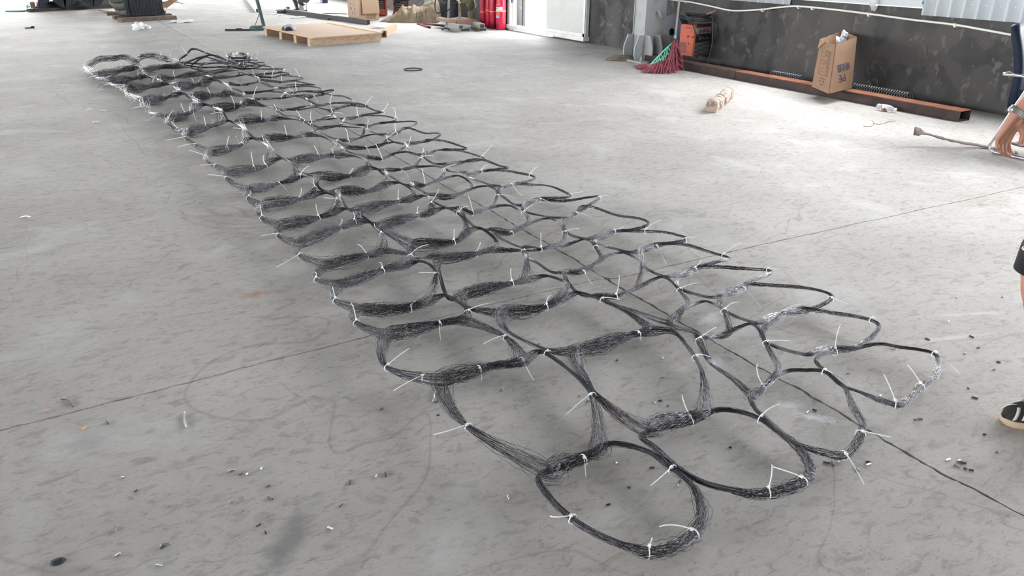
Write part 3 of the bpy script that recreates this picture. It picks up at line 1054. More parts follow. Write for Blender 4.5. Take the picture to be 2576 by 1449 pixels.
while z < 2.0:
    h_ = r.uniform(0.03, 0.08)
    e.box((XW - 0.185 + r.uniform(-0.012, 0.004), y1 + 0.022, z + h_ / 2), (r.uniform(0.015, 0.04), 0.02, h_))
    z += h_
e.build('flaking_rust_edge', mat('flaking_rust', (0.50, 0.30, 0.17), 0.9, noise=(20, (0.16, 0.08, 0.05), 0.4, 0.6)), tr)
# ground outside the door
tag(MB().box((XW + 4.3, 12.8, -0.06), (8.0, 14, 0.1)).build('ground', mat('pale_yard', (0.72, 0.72, 0.70), 0.9)), 'pale sunlit yard outside the open door', 'ground', kind='structure')

# --- steel columns of the frame, with stiffened base plates
def steel_column(cx, cy, label, top=7.0, detail=True):
    c = thing('steel_column', (cx, cy, 0), label, 'column')
    wx, wy = 0.36, 0.26
    s = MB()
    s.box((cx, cy - wy / 2 + 0.006, top / 2), (wx, 0.014, top))
    s.box((cx, cy + wy / 2 - 0.006, top / 2), (wx, 0.014, top))
    s.box((cx - wx / 2 + 0.02, cy, top / 2), (0.018, wy - 0.02, top))
    s.box((cx + wx / 2 - 0.10, cy, top / 2), (0.018, wy - 0.02, top))
    s.build('shaft', MAT_GREYPAINT, c)
    MB().box((cx, cy, 0.013), (wx + 0.30, wy + 0.30, 0.026)).build('base_plate', MAT_GREYPAINT, c)

    def gus(px, py, dx, dy, w, h):
        n = Vector((dx, dy, 0))
        a = Vector((px, py, 0.026))
        k = w * 0.42
        pl = [a, a + n * w * 0.80, a + n * w + Vector((0, 0, h * 0.18)), a + n * w + Vector((0, 0, h * 0.52)), a + n * (w - k) + Vector((0, 0, h)), a + Vector((0, 0, h))]
        sd = Vector((-dy, dx, 0)) * 0.022
        MB().prism([q - sd / 2 for q in pl], sd).build('gusset_plate', MAT_GREYPAINT, c)
    hx, hy = wx / 2, wy / 2
    for yy in (cy - hy + 0.01, cy + hy - 0.01):
        gus(cx - hx, yy, -1, 0, 0.15, 0.33)
        gus(cx + hx, yy, 1, 0, 0.13, 0.33)
    for xx in (cx - hx + 0.03, cx + 0.02):
        gus(xx, cy - hy, 0, -1, 0.16, 0.33)
    for sx in (-1, 1):
        for sy in (-1, 1):
            b = MB()
            bx_, by_ = cx + sx * (hx + 0.10), cy + sy * (hy + 0.09)
            b.lathe([(0.020, 0.026), (0.020, 0.050), (0.013, 0.052), (0.013, 0.085), (0.010, 0.09)], (bx_, by_, 0), 6)
            b.build('anchor_bolt', MAT_GREYPAINT, c)
    if detail:
        b = MB()
        b.tube([(cx + 0.02, cy - hy - 0.002, 0.66), (cx + 0.01, cy - hy - 0.05, 0.67)], 0.018, 8)
        b.tube([(cx + 0.01, cy - hy - 0.04, 0.67), (cx + 0.075, cy - hy - 0.06, 0.56)], 0.014, 8)
        b.build('welded_stub', MAT_GREYPAINT, c)
    return c


cc1 = g(1622, 158)
steel_column(7.345, 8.89, 'grey painted steel column with gusset plates, standing beside the maroon mop')
steel_column(7.62, 16.75, 'grey steel column behind the heap of tan canvas', detail=False)

# rag lying at the column foot
def lump(name, matl, pts_w, hgt, seed, label, cat, axis=None, nx=26, ny=14, fold=0.35, parent=None):
    """crumpled soft heap: an elliptical height field with folds. pts_w = centre, half length, half width, angle"""
    (cx, cy, cz), hl, hw, ang = pts_w
    r = np.random.default_rng(seed)
    ph = r.uniform(0, 6.28, 12)
    k1 = r.uniform(2, 7, 12)
    k2 = r.uniform(2, 7, 12)
    grid = []
    ca, sa = math.cos(ang), math.sin(ang)
    for i in range(ny + 1):
        row = []
        th = math.pi * i / ny
        for j in range(nx):
            ph_ = 2 * math.pi * j / nx
            x, y, z = math.sin(th) * math.cos(ph_), math.sin(th) * math.sin(ph_), math.cos(th)
            f = 1 + fold * sum(math.sin(k1[q] * x * 1.6 + k2[q] * y * 2.1 + 3 * z + ph[q]) for q in range(8)) / 6
            f += fold * 0.5 * abs(math.sin(k1[9] * x * 2 + k2[9] * y + ph[9]))
            X, Y = x * hl * f, y * hw * f
            Z = max(0.0, z * hgt * f) if z > -0.05 else 0.0
            row.append((cx + X * ca - Y * sa, cy + X * sa + Y * ca, cz + 0.002 + Z))
        row.append(row[0])
        grid.append(row)
    m = MB().sheet(grid)
    return tag(m.build(name, matl, parent), label, cat)


q = g(1572, 152)
lump('old_rag', mat('grey_brown_cloth', (0.23, 0.19, 0.15), 0.95, noise=(14, (0.12, 0.10, 0.085), 0.4, 0.7)), ((q[0] - 0.02, q[1], 0), 0.20, 0.075, -0.55), 0.065, 3, 'grey brown rag crumpled on the floor at the column foot', 'rag')

# --- blue reel leaning behind the mop pole
rc = onx(1697, 74, 7.79)
reel = thing('plastic_reel', (7.78, rc[1], 0), 'dark blue plastic reel leaning on the wall behind the mop pole', 'reel')
Mx = Matrix.Translation((7.785, rc[1], 0.37)) @ Matrix.Rotation(math.radians(90), 4, 'Y') 
def ringdisc(r0, r1, z0, z1, M, n=28):
    m = MB()
    vv = []
    for (r_, z_) in ((r0, z0), (r1, z0), (r1, z1), (r0, z1)):
        for k in range(n):
            a = 2 * math.pi * k / n
            vv.append(M @ Vector((r_ * math.cos(a), r_ * math.sin(a), z_)))
    ff = []
    for a, b in ((0, 1), (1, 2), (2, 3), (3, 0)):
        for k in range(n):
            l = (k + 1) % n
            ff.append((a * n + k, a * n + l, b * n + l, b * n + k))
    m.add(vv, ff)
    return m
for zz in (-0.04, 0.04):
    ringdisc(0.06, 0.235, zz - 0.004, zz + 0.004, Mx).build('flange', MAT_BLUEREEL, reel)
ringdisc(0.05, 0.11, -0.04, 0.04, Mx).build('hub', MAT_BLUEREEL, reel)

# --- maroon string mop with green plastic frame
mop = thing('string_mop', g(1650, 170), 'maroon string mop with green plastic frame, leaning on the grey column', 'mop')
foot = Vector(onx(1699, 92, 7.18))
topp = Vector(onx(1709, 0, 7.32))
topp = foot + (topp - foot) * 1.35
MB().tube([foot, topp], 0.0135, 10).build('handle', MAT_BROWNPOLE, mop)
MB().tube([foot + (topp - foot) * 0.03, foot - (topp - foot) * 0.05], 0.017, 10).build('ferrule', mat('green_ferrule', (0.20, 0.42, 0.32), 0.5, 0.2), mop)
foot = foot - (topp - foot) * 0.04
# wing-shaped lattice frame
L0 = Vector(g(1632, 168, 0.05))
apex = Vector(onx(1692, 108, 7.14))
R0 = Vector(onx(1701, 135, 7.08))
lo = MB()
def arc(a, b, bulge, n=10):
    return [a.lerp(b, i / n) + bulge * (4 * (i / n) * (1 - i / n)) for i in range(n + 1)]
edge_t = arc(L0, apex, Vector((0, 0, 0.015)))
edge_b = arc(L0, R0, Vector((-0.03, -0.03, -0.035)))
lo.tube(edge_t, 0.010, 6)
lo.tube(edge_b, 0.010, 6)
lo.tube([apex, apex.lerp(R0, 0.5) + Vector((0.0, 0.01, 0.01)), R0], 0.010, 6)
for f in (0.25, 0.42, 0.58, 0.74, 0.88):
    a = edge_t[int(f * 10)]
    b = edge_b[min(10, int(f * 10) + 1)]
    c_ = edge_b[max(1, int(f * 10) - 2)]
    lo.tube([a, b], 0.007, 5)
    lo.tube([a, c_], 0.007, 5)
lo.tube(arc(L0.lerp(apex, 0.05), R0.lerp(apex, 0.45), Vector((-0.02, -0.02, -0.01))), 0.007, 5)
lo.build('frame', MAT_GREEN, mop)
st = MB()
r = random.Random(9)
for k in range(260):
    u = k / 259
    root = edge_b[int(u * 10)].lerp(edge_b[min(10, int(u * 10) + 1)], u * 10 % 1) + Vector((0.03, 0.03, 0.03)) * r.uniform(0, 1)
    if u > 0.55 and r.random() < 0.6:
        root = apex.lerp(foot, r.uniform(0, 0.7)) + Vector((r.uniform(-0.01, 0.05), r.uniform(-0.04, 0.02), 0))
    end = Vector(g(1598 + 122 * min(1, u * 1.05) + r.uniform(-6, 8), 178 + 4 * math.sin(u * 3.1) - (8 if u < 0.15 else 0) + r.uniform(-6, 3), 0.012))
    if u > 0.8:
        end = Vector(onx(1712 + r.uniform(-8, 12), 150 + r.uniform(-20, 28), 7.10))
        end.z = max(0.012, end.z * r.uniform(0.1, 0.9))
    mid = root.lerp(end, 0.5) + Vector((-0.03, -0.05, 0.03)) * r.uniform(0.2, 1.0)
    pts = []
    for i in range(8):
        f = i / 7
        pq = root * (1 - f) ** 2 + mid * 2 * f * (1 - f) + end * f * f + Vector((r.uniform(-1, 1), r.uniform(-1, 1), r.uniform(-1, 1))) * 0.006
        pq.z = max(pq.z, 0.008)
        pts.append(pq)
    st.tube(pts, 0.0052, 4)
sto = st.build('mop_strings', MAT_MAROON, mop)
sto['kind'] = 'stuff'

# --- orange welding machine on the steel tube
wl_loc = (7.645, 8.27, 0.105)
weld = thing('welding_machine', wl_loc, 'orange welding machine with cables coiled on top, by the dark wall', 'welding machine')
WM = frame(wl_loc, math.radians(8))
# local: +x along the wall depth, front panel faces -y (towards the near end), side faces -x
bw_, bd_, bh_ = 0.33, 0.26, 0.40
def loc(m, name, matl, par=weld):
    return m.xf(WM).build(name, matl, par)
body = loc(MB().box((0, 0, bh_ / 2 + 0.02), (bw_, bd_, bh_), bev=0.012), 'housing', MAT_ORANGE)
loc(MB().box((0, -bd_ / 2 - 0.006, 0.345), (bw_ - 0.02, 0.016, 0.075)), 'control_panel', MAT_GREYPLATE, body)
loc(MB().box((0, -bd_ / 2 - 0.004, 0.415), (bw_ - 0.03, 0.012, 0.04)), 'display_strip', MAT_BLACK, body)
loc(MB().box((0, -bd_ / 2 - 0.004, 0.255), (bw_ - 0.02, 0.012, 0.10)), 'socket_panel', MAT_BLACK, body)
for k in range(3):
    kn = MB().lathe([(0.020, 0), (0.019, 0.012), (0.012, 0.018), (0.012, 0.024)], (0, 0, 0), 12)
    kn.xf(Matrix.Translation((-0.08 + 0.08 * k, -bd_ / 2 - 0.014, 0.345)) @ Matrix.Rotation(math.radians(90), 4, 'X'))
    loc(kn, 'knob', mat('dark_red_knob', (0.12, 0.02, 0.015), 0.5), body)
for k in range(3):
    kn = MB().lathe([(0.022, 0), (0.022, 0.02), (0.014, 0.02), (0.014, 0.03)], (0, 0, 0), 12)
    kn.xf(Matrix.Translation((-0.07 + 0.07 * k, -bd_ / 2 - 0.010, 0.245)) @ Matrix.Rotation(math.radians(90), 4, 'X'))
    loc(kn, 'socket', MAT_DGREY, body)
gr = loc(MB().box((0, -bd_ / 2 - 0.003, 0.115), (bw_ - 0.03, 0.008, 0.165)), 'vent_grille', MAT_BLACK, body)
for k in range(9):
    loc(MB().box((0, -bd_ / 2 - 0.010, 0.045 + 0.0175 * k), (bw_ - 0.04, 0.010, 0.008)), 'vent_slat', MAT_GREYPLATE, gr)
for k in range(10):
    loc(MB().box((-bw_ / 2 - 0.001, 0.06, 0.06 + 0.014 * k), (0.006, 0.13, 0.006)), 'side_louvre', MAT_BLACK, body)
for (yy, zz, a, b) in ((-0.02, 0.27, 0.03, 0.05), (-0.10, 0.27, 0.03, 0.05), (-0.02, 0.38, 0.09, 0.02), (-0.04, 0.18, 0.015, 0.05)):
    loc(MB().box((-bw_ / 2 - 0.001, yy, zz), (0.004, a, b * 0.5)), 'side_mark', mat('worn_dark_print', (0.18, 0.03, 0.015), 0.7), body)
for sx in (-1, 1):
    for sy in (-1, 1):
        loc(MB().box((sx * 0.10, sy * 0.14, 0.01), (0.03, 0.03, 0.022)), 'foot', MAT_RUBBER)
r = random.Random(3)
def coil(cx, cy, cz, rx, ry, turns, rad, seed, wob=0.02):
    r = random.Random(seed)
    pts = []
    ph = r.uniform(0, 6)
    n = int(turns * 22)
    for i in range(n):
        a = 2 * math.pi * i / 22 + ph
        k = 1 + 0.18 * math.sin(i * 0.37 + ph)
        pts.append((cx + rx * k * math.cos(a), cy + ry * k * math.sin(a), cz + 0.018 * (i / 22) + wob * math.sin(i * 0.29 + seed)))
    return MB().tube(pts, rad, 6)
loc(coil(0.0, 0.0, 0.475, 0.13, 0.17, 3.2, 0.010, 1), 'cable', MAT_DGREY)
loc(coil(0.01, -0.02, 0.50, 0.10, 0.15, 2.4, 0.008, 2), 'cable', MAT_RUBBER)
loc(MB().tube([(0.10, -0.05, 0.53), (0.02, -0.25, 0.52), (-0.02, -0.30, 0.40), (0.05, -0.27, 0.20), (-0.02, -0.30, 0.05), (-0.12, -0.36, -0.05), (-0.20, -0.30, -0.09)], 0.010, 8), 'cable', MAT_DGREY)
loc(MB().tube([(-0.10, 0.02, 0.52), (-0.20, -0.10, 0.44), (-0.19, -0.18, 0.30), (-0.08, -0.26, 0.25), (0.05, -0.25, 0.26), (0.09, -0.21, 0.25)], 0.008, 8), 'cable', MAT_RUBBER)
loc(MB().tube([(0.12, -0.06, 0.52), (0.17, -0.22, 0.44), (0.15, -0.26, 0.30), (0.12, -0.22, 0.16)], 0.008, 8), 'cable', MAT_RUBBER)
loc(MB().tube([(0.05, -0.12, 0.55), (0.10, -0.16, 0.57), (0.13, -0.20, 0.60)], [0.012, 0.016, 0.016], 8), 'electrode_holder', mat('brown_fibre', (0.35, 0.22, 0.14), 0.7))

# --- rusty square tubes along the foot of the wall
def rust_tube(xa, y_a, y_b, w_, h_, label, topm):
    m = MB()
    t_ = 0.006
    m.box((xa + w_ / 2, (y_a + y_b) / 2, t_ / 2), (w_, y_b - y_a, t_))
    m.box((xa + t_ / 2, (y_a + y_b) / 2, h_ / 2), (t_, y_b - y_a, h_))
    m.box((xa + w_ - t_ / 2, (y_a + y_b) / 2, h_ / 2), (t_, y_b - y_a, h_))
    th = thing('rusty_square_tube', (xa + w_ / 2, y_a, 0), label, 'steel tube')
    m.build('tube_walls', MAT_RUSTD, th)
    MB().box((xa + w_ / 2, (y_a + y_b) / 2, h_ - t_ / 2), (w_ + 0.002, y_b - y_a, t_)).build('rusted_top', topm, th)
    return th


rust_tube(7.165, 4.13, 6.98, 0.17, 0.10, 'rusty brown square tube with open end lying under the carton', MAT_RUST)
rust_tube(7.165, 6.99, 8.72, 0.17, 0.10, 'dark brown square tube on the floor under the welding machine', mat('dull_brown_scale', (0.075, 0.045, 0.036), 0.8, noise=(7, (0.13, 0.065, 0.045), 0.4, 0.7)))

# --- coil springs lying behind the tubes
def helix(ya, yb, x_, z_, r_, pitch, label):
    n = int(abs(yb - ya) / pitch * 10)
    pts = [(x_ + r_ * math.cos(i / 10 * 6.283), ya + (yb - ya) * i / n, z_ + r_ * math.sin(i / 10 * 6.283) + 0.004) for i in range(n + 1)]
    return tag(MB().tube(pts, 0.0035, 5).build('coil_spring', mat('oiled_spring_steel', (0.30, 0.31, 0.33), 0.35, 0.9)), label, 'spring')


helix(4.85, 5.52, 7.45, 0.075, 0.062, 0.030, 'long steel coil spring lying behind the rusty tube, right of the carton')
helix(6.22, 6.66, 7.45, 0.070, 0.055, 0.032, 'steel coil spring behind the rusty tube, between carton and welding machine')

# --- carton standing on the tube
def carton_pe():
    d0 = depth_of(g(2085, 237, 0.10))
    bl, bm_, br = g(2042, 218, 0.105), g(2085, 236, 0.105), g(2143, 222, 0.105)
    bb = bl + br - bm_
    tl, tm, trr = atd(2065, 97, depth_of(bl) + 0.06), atd(2103, 111, depth_of(bm_) + 0.06), atd(2156, 92, depth_of(br) + 0.06)
    tb = tl + trr - tm + np.array([0, 0, 0.01])
    V_ = [Vector(q) for q in (bl, bm_, br, bb, tl, tm, trr, tb)]
    t = thing('cardboard_carton', bm_, 'open brown carton printed PE, standing on the rusty tube by the dark wall', 'carton')
    cen = sum(V_, Vector()) / 8

    def panel(ids, name, jag=0.0, seed=1):
        a, b, c, d = [V_[i] for i in ids]      # a,b bottom; c,d top (b-c side, a-d side)
        r = random.Random(seed)
        n = 8
        gr = [[a.lerp(b, j / n) for j in range(n + 1)], [d.lerp(c, j / n) + (a - d).normalized() * (r.uniform(0, jag)) for j in range(n + 1)]]
        nrm = (b - a).cross(d - a).normalized()
        if nrm.dot((a + c) / 2 - cen) < 0:
            nrm = -nrm
        m = MB()
        m.sheet(gr)
        m.sheet([[q - nrm * 0.005 for q in row] for row in gr])
        m.sheet([gr[1], [q - nrm * 0.005 for q in gr[1]]])
        return m.build(name, MAT_CARD, t), nrm, (a, b, c, d)
    left, nl, ql = panel((0, 1, 5, 4), 'side_panel', 0.02, 2)
    rightp, nr, qr = panel((1, 2, 6, 5), 'side_panel', 0.008, 5)
    panel((2, 3, 7, 6), 'side_panel', 0.01, 7)
    panel((3, 0, 4, 7), 'side_panel', 0.01, 8)
    bm2 = MB().prism([V_[0] + Vector((0, 0, 0.004)), V_[1] + Vector((0, 0, 0.004)), V_[2] + Vector((0, 0, 0.004)), V_[3] + Vector((0, 0, 0.004))], (0, 0, 0.004))
    bm2.build('bottom_panel', MAT_CARDIN, t)
    # torn corner flap
    c_ = V_[4]
    f = MB().prism([c_ + nl * 0.004, c_.lerp(V_[5], 0.40) + nl * 0.006 - Vector((0, 0, 0.012)), c_.lerp(V_[0], 0.22) + nl * 0.012], nl * 0.004)
    f.build('torn_flap', MAT_CARDIN, t)

    def face(q, n, u, v):
        a, b, c, d = q
        bot, top = a.lerp(b, u), d.lerp(c, u)
        return bot.lerp(top, v) + n * 0.0012

    def face_matrix(q, n, u, v):
        o = face(q, n, u, v)
        xa = (face(q, n, min(1, u + 0.1), v) - face(q, n, u - 0.1, v)).normalized()
        ya = n.cross(xa)
        M_ = Matrix.Identity(4)
        for i in range(3):
            M_[i][0], M_[i][1], M_[i][2], M_[i][3] = xa[i], ya[i], n[i], o[i]
        return M_
    R180 = Matrix.Rotation(math.pi, 4, 'Z')
    put_text('PE', 0.105, face_matrix(qr, nr, 0.50, 0.26) @ R180, MAT_INKBLUE, rightp, sx=1.6)
    put_text('缠绕膜', 0.088, face_matrix(qr, nr, 0.50, 0.48) @ R180, MAT_INKBLUE, rightp, sx=1.15)
    # printed table on the left panel
    tb_ = MB()

    def line(u0, v0, u1, v1, w_=0.0022):
        tb_.bar(face(ql, nl, u0, v0), face(ql, nl, u1, v1), w_, 0.0006, nl)
    rows = [0.30, 0.375, 0.45, 0.525, 0.60, 0.675, 0.75, 0.82]
    for v in rows:
        line(0.24, v, 0.80, v)
    line(0.24, rows[0], 0.24, rows[-1])
    line(0.80, rows[0], 0.80, rows[-1])
    r = random.Random(2)
    for a, b in zip(rows, rows[1:]):
        u = 0.77
        for k in range(r.choice((2, 3, 4))):
            for dv in (0.28, 0.5, 0.72):
                line(u, a + (b - a) * dv, u - 0.06, a + (b - a) * dv, 0.003)
            line(u - 0.03, a + (b - a) * 0.25, u - 0.03, a + (b - a) * 0.75, 0.003)
            u -= 0.085
    # round recycling mark with a line of print over it
    for k in range(3):
        a0 = k * 2.094
        pp = [face(ql, nl, 0.52 + 0.11 * math.cos(a0 + 0.25 * i), 0.155 + 0.042 * math.sin(a0 + 0.25 * i)) for i in range(6)]
        for p0, p1 in zip(pp, pp[1:]):
            tb_.bar(p0, p1, 0.009, 0.0006, nl)
    for k in range(6):
        line(0.36 + 0.065 * k, 0.235, 0.40 + 0.065 * k, 0.235, 0.009)
    tb_.build('printed_table', MAT_INK, left)
    # crumpled bag in the mouth of the box
    o = (V_[5] + V_[7]) / 2 + Vector((0, 0, 0.0))
    return V_


VB = carton_pe()
o = Vector(atd(2118, 92, depth_of(g(2100, 225, 0.1)) + 0.15))
def blob(name, c, rx, ry, rz, seed, matl, label, cat, fold=0.3, group=None):
    r = np.random.default_rng(seed)
    ph, k = r.uniform(0, 6.28, (8, 3)), r.uniform(1.5, 6, (8, 3))
    grid = []
    n, m_ = 14, 20
    for i in range(n + 1):
        th = math.pi * i / n
        row = []
        for j in range(m_):
            a = 2 * math.pi * j / m_
            x, y, z = math.sin(th) * math.cos(a), math.sin(th) * math.sin(a), math.cos(th)
            f = 1 + fold * sum(math.sin(k[q][0] * x + ph[q][0]) * math.sin(k[q][1] * y + ph[q][1]) * math.sin(k[q][2] * z + ph[q][2]) for q in range(8)) * 0.9
            row.append((c[0] + x * rx * f, c[1] + y * ry * f, max(c[2] + z * rz * f, 0.002 if c[2] < 0.2 else -9)))
        row.append(row[0])
        grid.append(row)
    return tag(MB().sheet(grid).build(name, matl), label, cat, group)


blob('plastic_bag', o + Vector((0, 0, -0.10)), 0.07, 0.06, 0.13, 4, mat('grey_white_film', (0.55, 0.57, 0.60), 0.25, noise=(9, (0.06, 0.06, 0.07), 0.47, 0.53)), 'grey and white plastic bag stuffed into the mouth of the carton', 'plastic bag')

# --- conduit along the wall with clips
cpts = [(1640, -12), (1700, 1), (1730, 4), (1790, 16), (1830, 25), (1860, 27), (1915, 24), (1965, 18), (2010, 16), (2080, 22), (2180, 34), (2290, 49), (2400, 62), (2470, 74), (2536, 86)]
cw = [onx(x, y, XW - 0.045) for x, y in cpts]
def smooth(P, n=6):
    P = [Vector(q) for q in P]
    out = []
    for i in range(len(P) - 1):
        p0, p1, p2, p3 = P[max(i - 1, 0)], P[i], P[i + 1], P[min(i + 2, len(P) - 1)]
        for k in range(n):
            f = k / n
            out.append(0.5 * ((2 * p1) + (p2 - p0) * f + (2 * p0 - 5 * p1 + 4 * p2 - p3) * f * f + (3 * p1 - p0 - 3 * p2 + p3) * f ** 3))
    out.append(P[-1])
    return out
cd = thing('conduit', cw[0], 'white plastic conduit sagging along the dark wall', 'conduit')
last = cw[-1] + (cw[-1] - cw[-2]) * 1.5
MB().tube(smooth(cw + [last]), 0.011, 10).build('pipe', MAT_PVC, cd)
for (x, y) in [(1724, 4), (1917, 25), (2008, 17), (2043, 20), (2185, 36), (2402, 63)]:
    q = onx(x, y, XW - 0.045)
    m = MB()
    m.box((XW - 0.022, q[1], q[2] - 0.012), (0.040, 0.022, 0.022))
    m.box((XW - 0.042, q[1], q[2] + 0.002), (0.034, 0.018, 0.028))
    m.build('clip', MAT_PVC, cd)
for (x, y) in [(2402, 50), (2402, 70)]:
    q = onx(x, y, XW)
    m = MB().lathe([(0.008, 0), (0.008, 0.012)], (0, 0, 0), 8)
    m.xf(Matrix.Translation((XW - 0.012, q[1], q[2])) @ Matrix.Rotation(math.radians(90), 4, 'Y'))
    m.build('screw', MAT_DGREY, cd)
q = onx(2200, 6, XW - 0.07)
blob('plastic_bag', (q[0], q[1], q[2] + 0.02), 0.035, 0.05, 0.10, 8, MAT_FILM, 'clear plastic bag hanging from the window sill', 'plastic bag', 0.2)

# --- water bottle lying before the tube
bo, be = Vector(g(2206, 268, 0.033)), Vector(g(2250, 275, 0.030))
dv = (be - bo).normalized()
MT = Matrix.Translation(bo) @ dv.to_track_quat('Z', 'Y').to_matrix().to_4x4()
bt = thing('water_bottle', (bo.x, bo.y, 0), 'clear plastic water bottle with white cap lying before the rusty tube', 'bottle')
MB().lathe([(0.012, 0), (0.030, 0.004), (0.032, 0.02), (0.030, 0.03), (0.032, 0.04), (0.032, 0.12), (0.029, 0.14), (0.016, 0.165), (0.013, 0.17), (0.013, 0.175)], (0, 0, 0), 18).xf(MT).build('bottle_body', MAT_FILM, bt)
MB().lathe([(0.0326, 0.045), (0.0326, 0.105)], (0, 0, 0), 18).xf(MT).build('bottle_label', mat('bottle_print', (0.75, 0.75, 0.76), 0.5, noise=(16, (0.30, 0.10, 0.12), 0.56, 0.6)), bt)
MB().lathe([(0.0155, 0.172), (0.0155, 0.190), (0.014, 0.192)], (0, 0, 0), 14).xf(MT).build('cap', MAT_PVC, bt)

# --- old timber block on the floor
ta, tb2 = Vector(g(1790, 268, 0.055)), Vector(g(1832, 234, 0.055))
ax = (tb2 - ta)
n_ = 9
r = random.Random(8)
sd = ax.cross(Vector((0, 0, 1))).normalized()
grid = []
for i in range(n_ + 1):
    c_ = ta.lerp(tb2, i / n_) + Vector((r.uniform(-1, 1), r.uniform(-1, 1), 0)) * 0.004
    row = []
    for (a, b) in ((-1, -1), (-0.3, -1), (0.4, -1), (1, -1), (1.05, -0.2), (1, 0.6), (0.5, 1), (-0.2, 1.05), (-0.8, 0.9), (-1, 0.2)):
        row.append(c_ + sd * (a * 0.055 * r.uniform(0.9, 1.1)) + Vector((0, 0, b * 0.052 * (r.uniform(0.92, 1.08) if b > -0.9 else 1))))
    row.append(row[0])
    grid.append(row)
m = MB().sheet(grid)
m.s = [False] * len(m.s)
m.f.append(tuple(range(10)))
m.f.append(tuple(n_ * 11 + k for k in range(10)))
m.s += [False, False]
tag(m.build('timber_block', mat('pale_old_timber', (0.46, 0.37, 0.30), 0.85, noise=(6, (0.12, 0.085, 0.065), 0.48, 0.62, (2, 2, 2)), bump=(30, 0.6))), 'old weathered timber block lying alone on the open floor', 'timber')

# thin wire bits by the bottle
wp = [g(2172, 317, 0.004), g(2190, 318, 0.004), g(2198, 311, 0.02), g(2195, 304, 0.03)]
tag(MB().tube(smooth(wp), 0.002, 5).build('wire_offcut', MAT_DGREY), 'thin curved dark wire offcut near the water bottle', 'wire')
wp = [g(2196, 311, 0.006), g(2215, 312, 0.006), g(2235, 306, 0.006), g(2253, 304, 0.01)]
tag(MB().tube(smooth(wp), 0.002, 5).build('wire_offcut', MAT_DGREY), 'long thin wire offcut with a wavy bend near the water bottle', 'wire')

# rusty strip rising off the floor towards the chair
sp = [(2300, 330, 0.13), (2330, 336, 0.10), (2370, 348, 0.07), (2420, 359, 0.04), (2460, 365, 0.02), (2500, 374, 0.006), (2560, 385, 0.006)]
P_ = [Vector(g(x, y, z)) for x, y, z in sp]
m = MB()
gr = [[], []]
r = random.Random(1)
for i, q in enumerate(smooth(P_, 4)):
    wv = Vector((0.03, 0.02, 0.018 if i < 3 else 0.004)) * (1.3 if i < 4 else 0.8)
    gr[0].append(q - wv + Vector((0, 0, r.uniform(0, 0.006))))
    gr[1].append(q + wv + Vector((0, 0, r.uniform(0, 0.006))))
for row in gr:
    for q in row:
        q.z = max(q.z, 0.005)
m.sheet(gr, 0.004)
tag(m.build('rusty_strip', mat('rusty_strip_steel', (0.15, 0.11, 0.10), 0.8, noise=(12, (0.27, 0.22, 0.20), 0.4, 0.7))), 'bent rusty steel strip with one end raised, reaching under the chair', 'steel strip')
pl = MB().prism([g(2540, 360, 0.004), g(2576, 358, 0.004), g(2620, 362, 0.004), g(2620, 372, 0.004), g(2570, 369, 0.004)], (0, 0, 0.01))
tag(pl.build('scrap_plate', mat('dark_red_scrap', (0.10, 0.06, 0.06), 0.7, noise=(14, (0.30, 0.25, 0.25), 0.52, 0.62))), 'flat dark scrap plate on the floor under the chrome chair', 'scrap plate')

# --- visitor chair: chrome loop frame, navy padded back
ch = thing('visitor_chair', (6.3, 3.0, 0), 'navy visitor chair with bent chrome tube frame, standing by the long wall', 'chair')
MAT_NAVY = mat('navy_leatherette', (0.008, 0.014, 0.036), 0.6, bump=(25, 0.15), spec=0.25)
for xx in (6.24, 6.80):
    pts = [(xx, 3.02 - 0.44, 0.014), (xx, 2.8, 0.013), (xx, 3.22, 0.013), (xx, 3.285, 0.025), (xx, 3.305, 0.06), (xx, 3.29, 0.11), (xx, 3.21, 0.34), (xx, 3.15, 0.50), (xx, 3.14, 0.56), (xx, 3.18, 0.60), (xx, 3.34, 0.60)]
    MB().tube(smooth(pts, 5), 0.0125, 10).build('side_tube', MAT_CHROME, ch)
    MB().tube([(xx, 3.16, 0.615), (xx, 2.95, 0.625), (xx, 2.78, 0.62)], [0.018, 0.022, 0.018], 8).build('armrest_pad', MAT_BLACK, ch)
MB().tube([(6.24, 2.58, 0.014), (6.80, 2.58, 0.014)], 0.0125, 10).build('floor_crossbar', MAT_CHROME, ch)
gr = []
for i in range(11):
    f = i / 10
    z = 0.36 + 0.60 * f
    y = 3.25 - 0.06 * math.sin(f * math.pi) + 0.13 * f
    row = []
    for j in range(9):
        u = j / 8 * 2 - 1
        wd = 0.235 + 0.02 * math.sin(f * 3)
        if i == 0 or i == 10:
            wd -= 0.02
        row.append((6.57 + u * wd, y + 0.05 * (1 - u * u), z - (0.012 if abs(u) > 0.9 else 0)))
    gr.append(row)
MB().sheet(gr, 0.055).build('backrest', MAT_NAVY, ch)
gr = [[(6.57 + (j / 8 * 2 - 1) * 0.235, 2.70 + 0.57 * i / 8, 0.42 + 0.02 * math.sin(i / 8 * 3) - 0.02 * (abs(j / 4 - 1) ** 3)) for i in range(9)] for j in range(9)]
MB().sheet(gr, 0.07).build('seat', MAT_NAVY, ch)
for yy in (2.85, 3.22):
    MB().tube([(6.24, yy, 0.36 if yy < 3 else 0.34), (6.80, yy, 0.36 if yy < 3 else 0.34)], 0.010, 8).build('seat_crossbar', MAT_CHROME, ch)
MB().tube([(6.24, 3.34, 0.60), (6.40, 3.36, 0.60)], 0.0125, 8).build('back_stay', MAT_CHROME, ch)
MB().tube([(6.80, 3.34, 0.60), (6.64, 3.36, 0.60)], 0.0125, 8).build('back_stay', MAT_CHROME, ch)

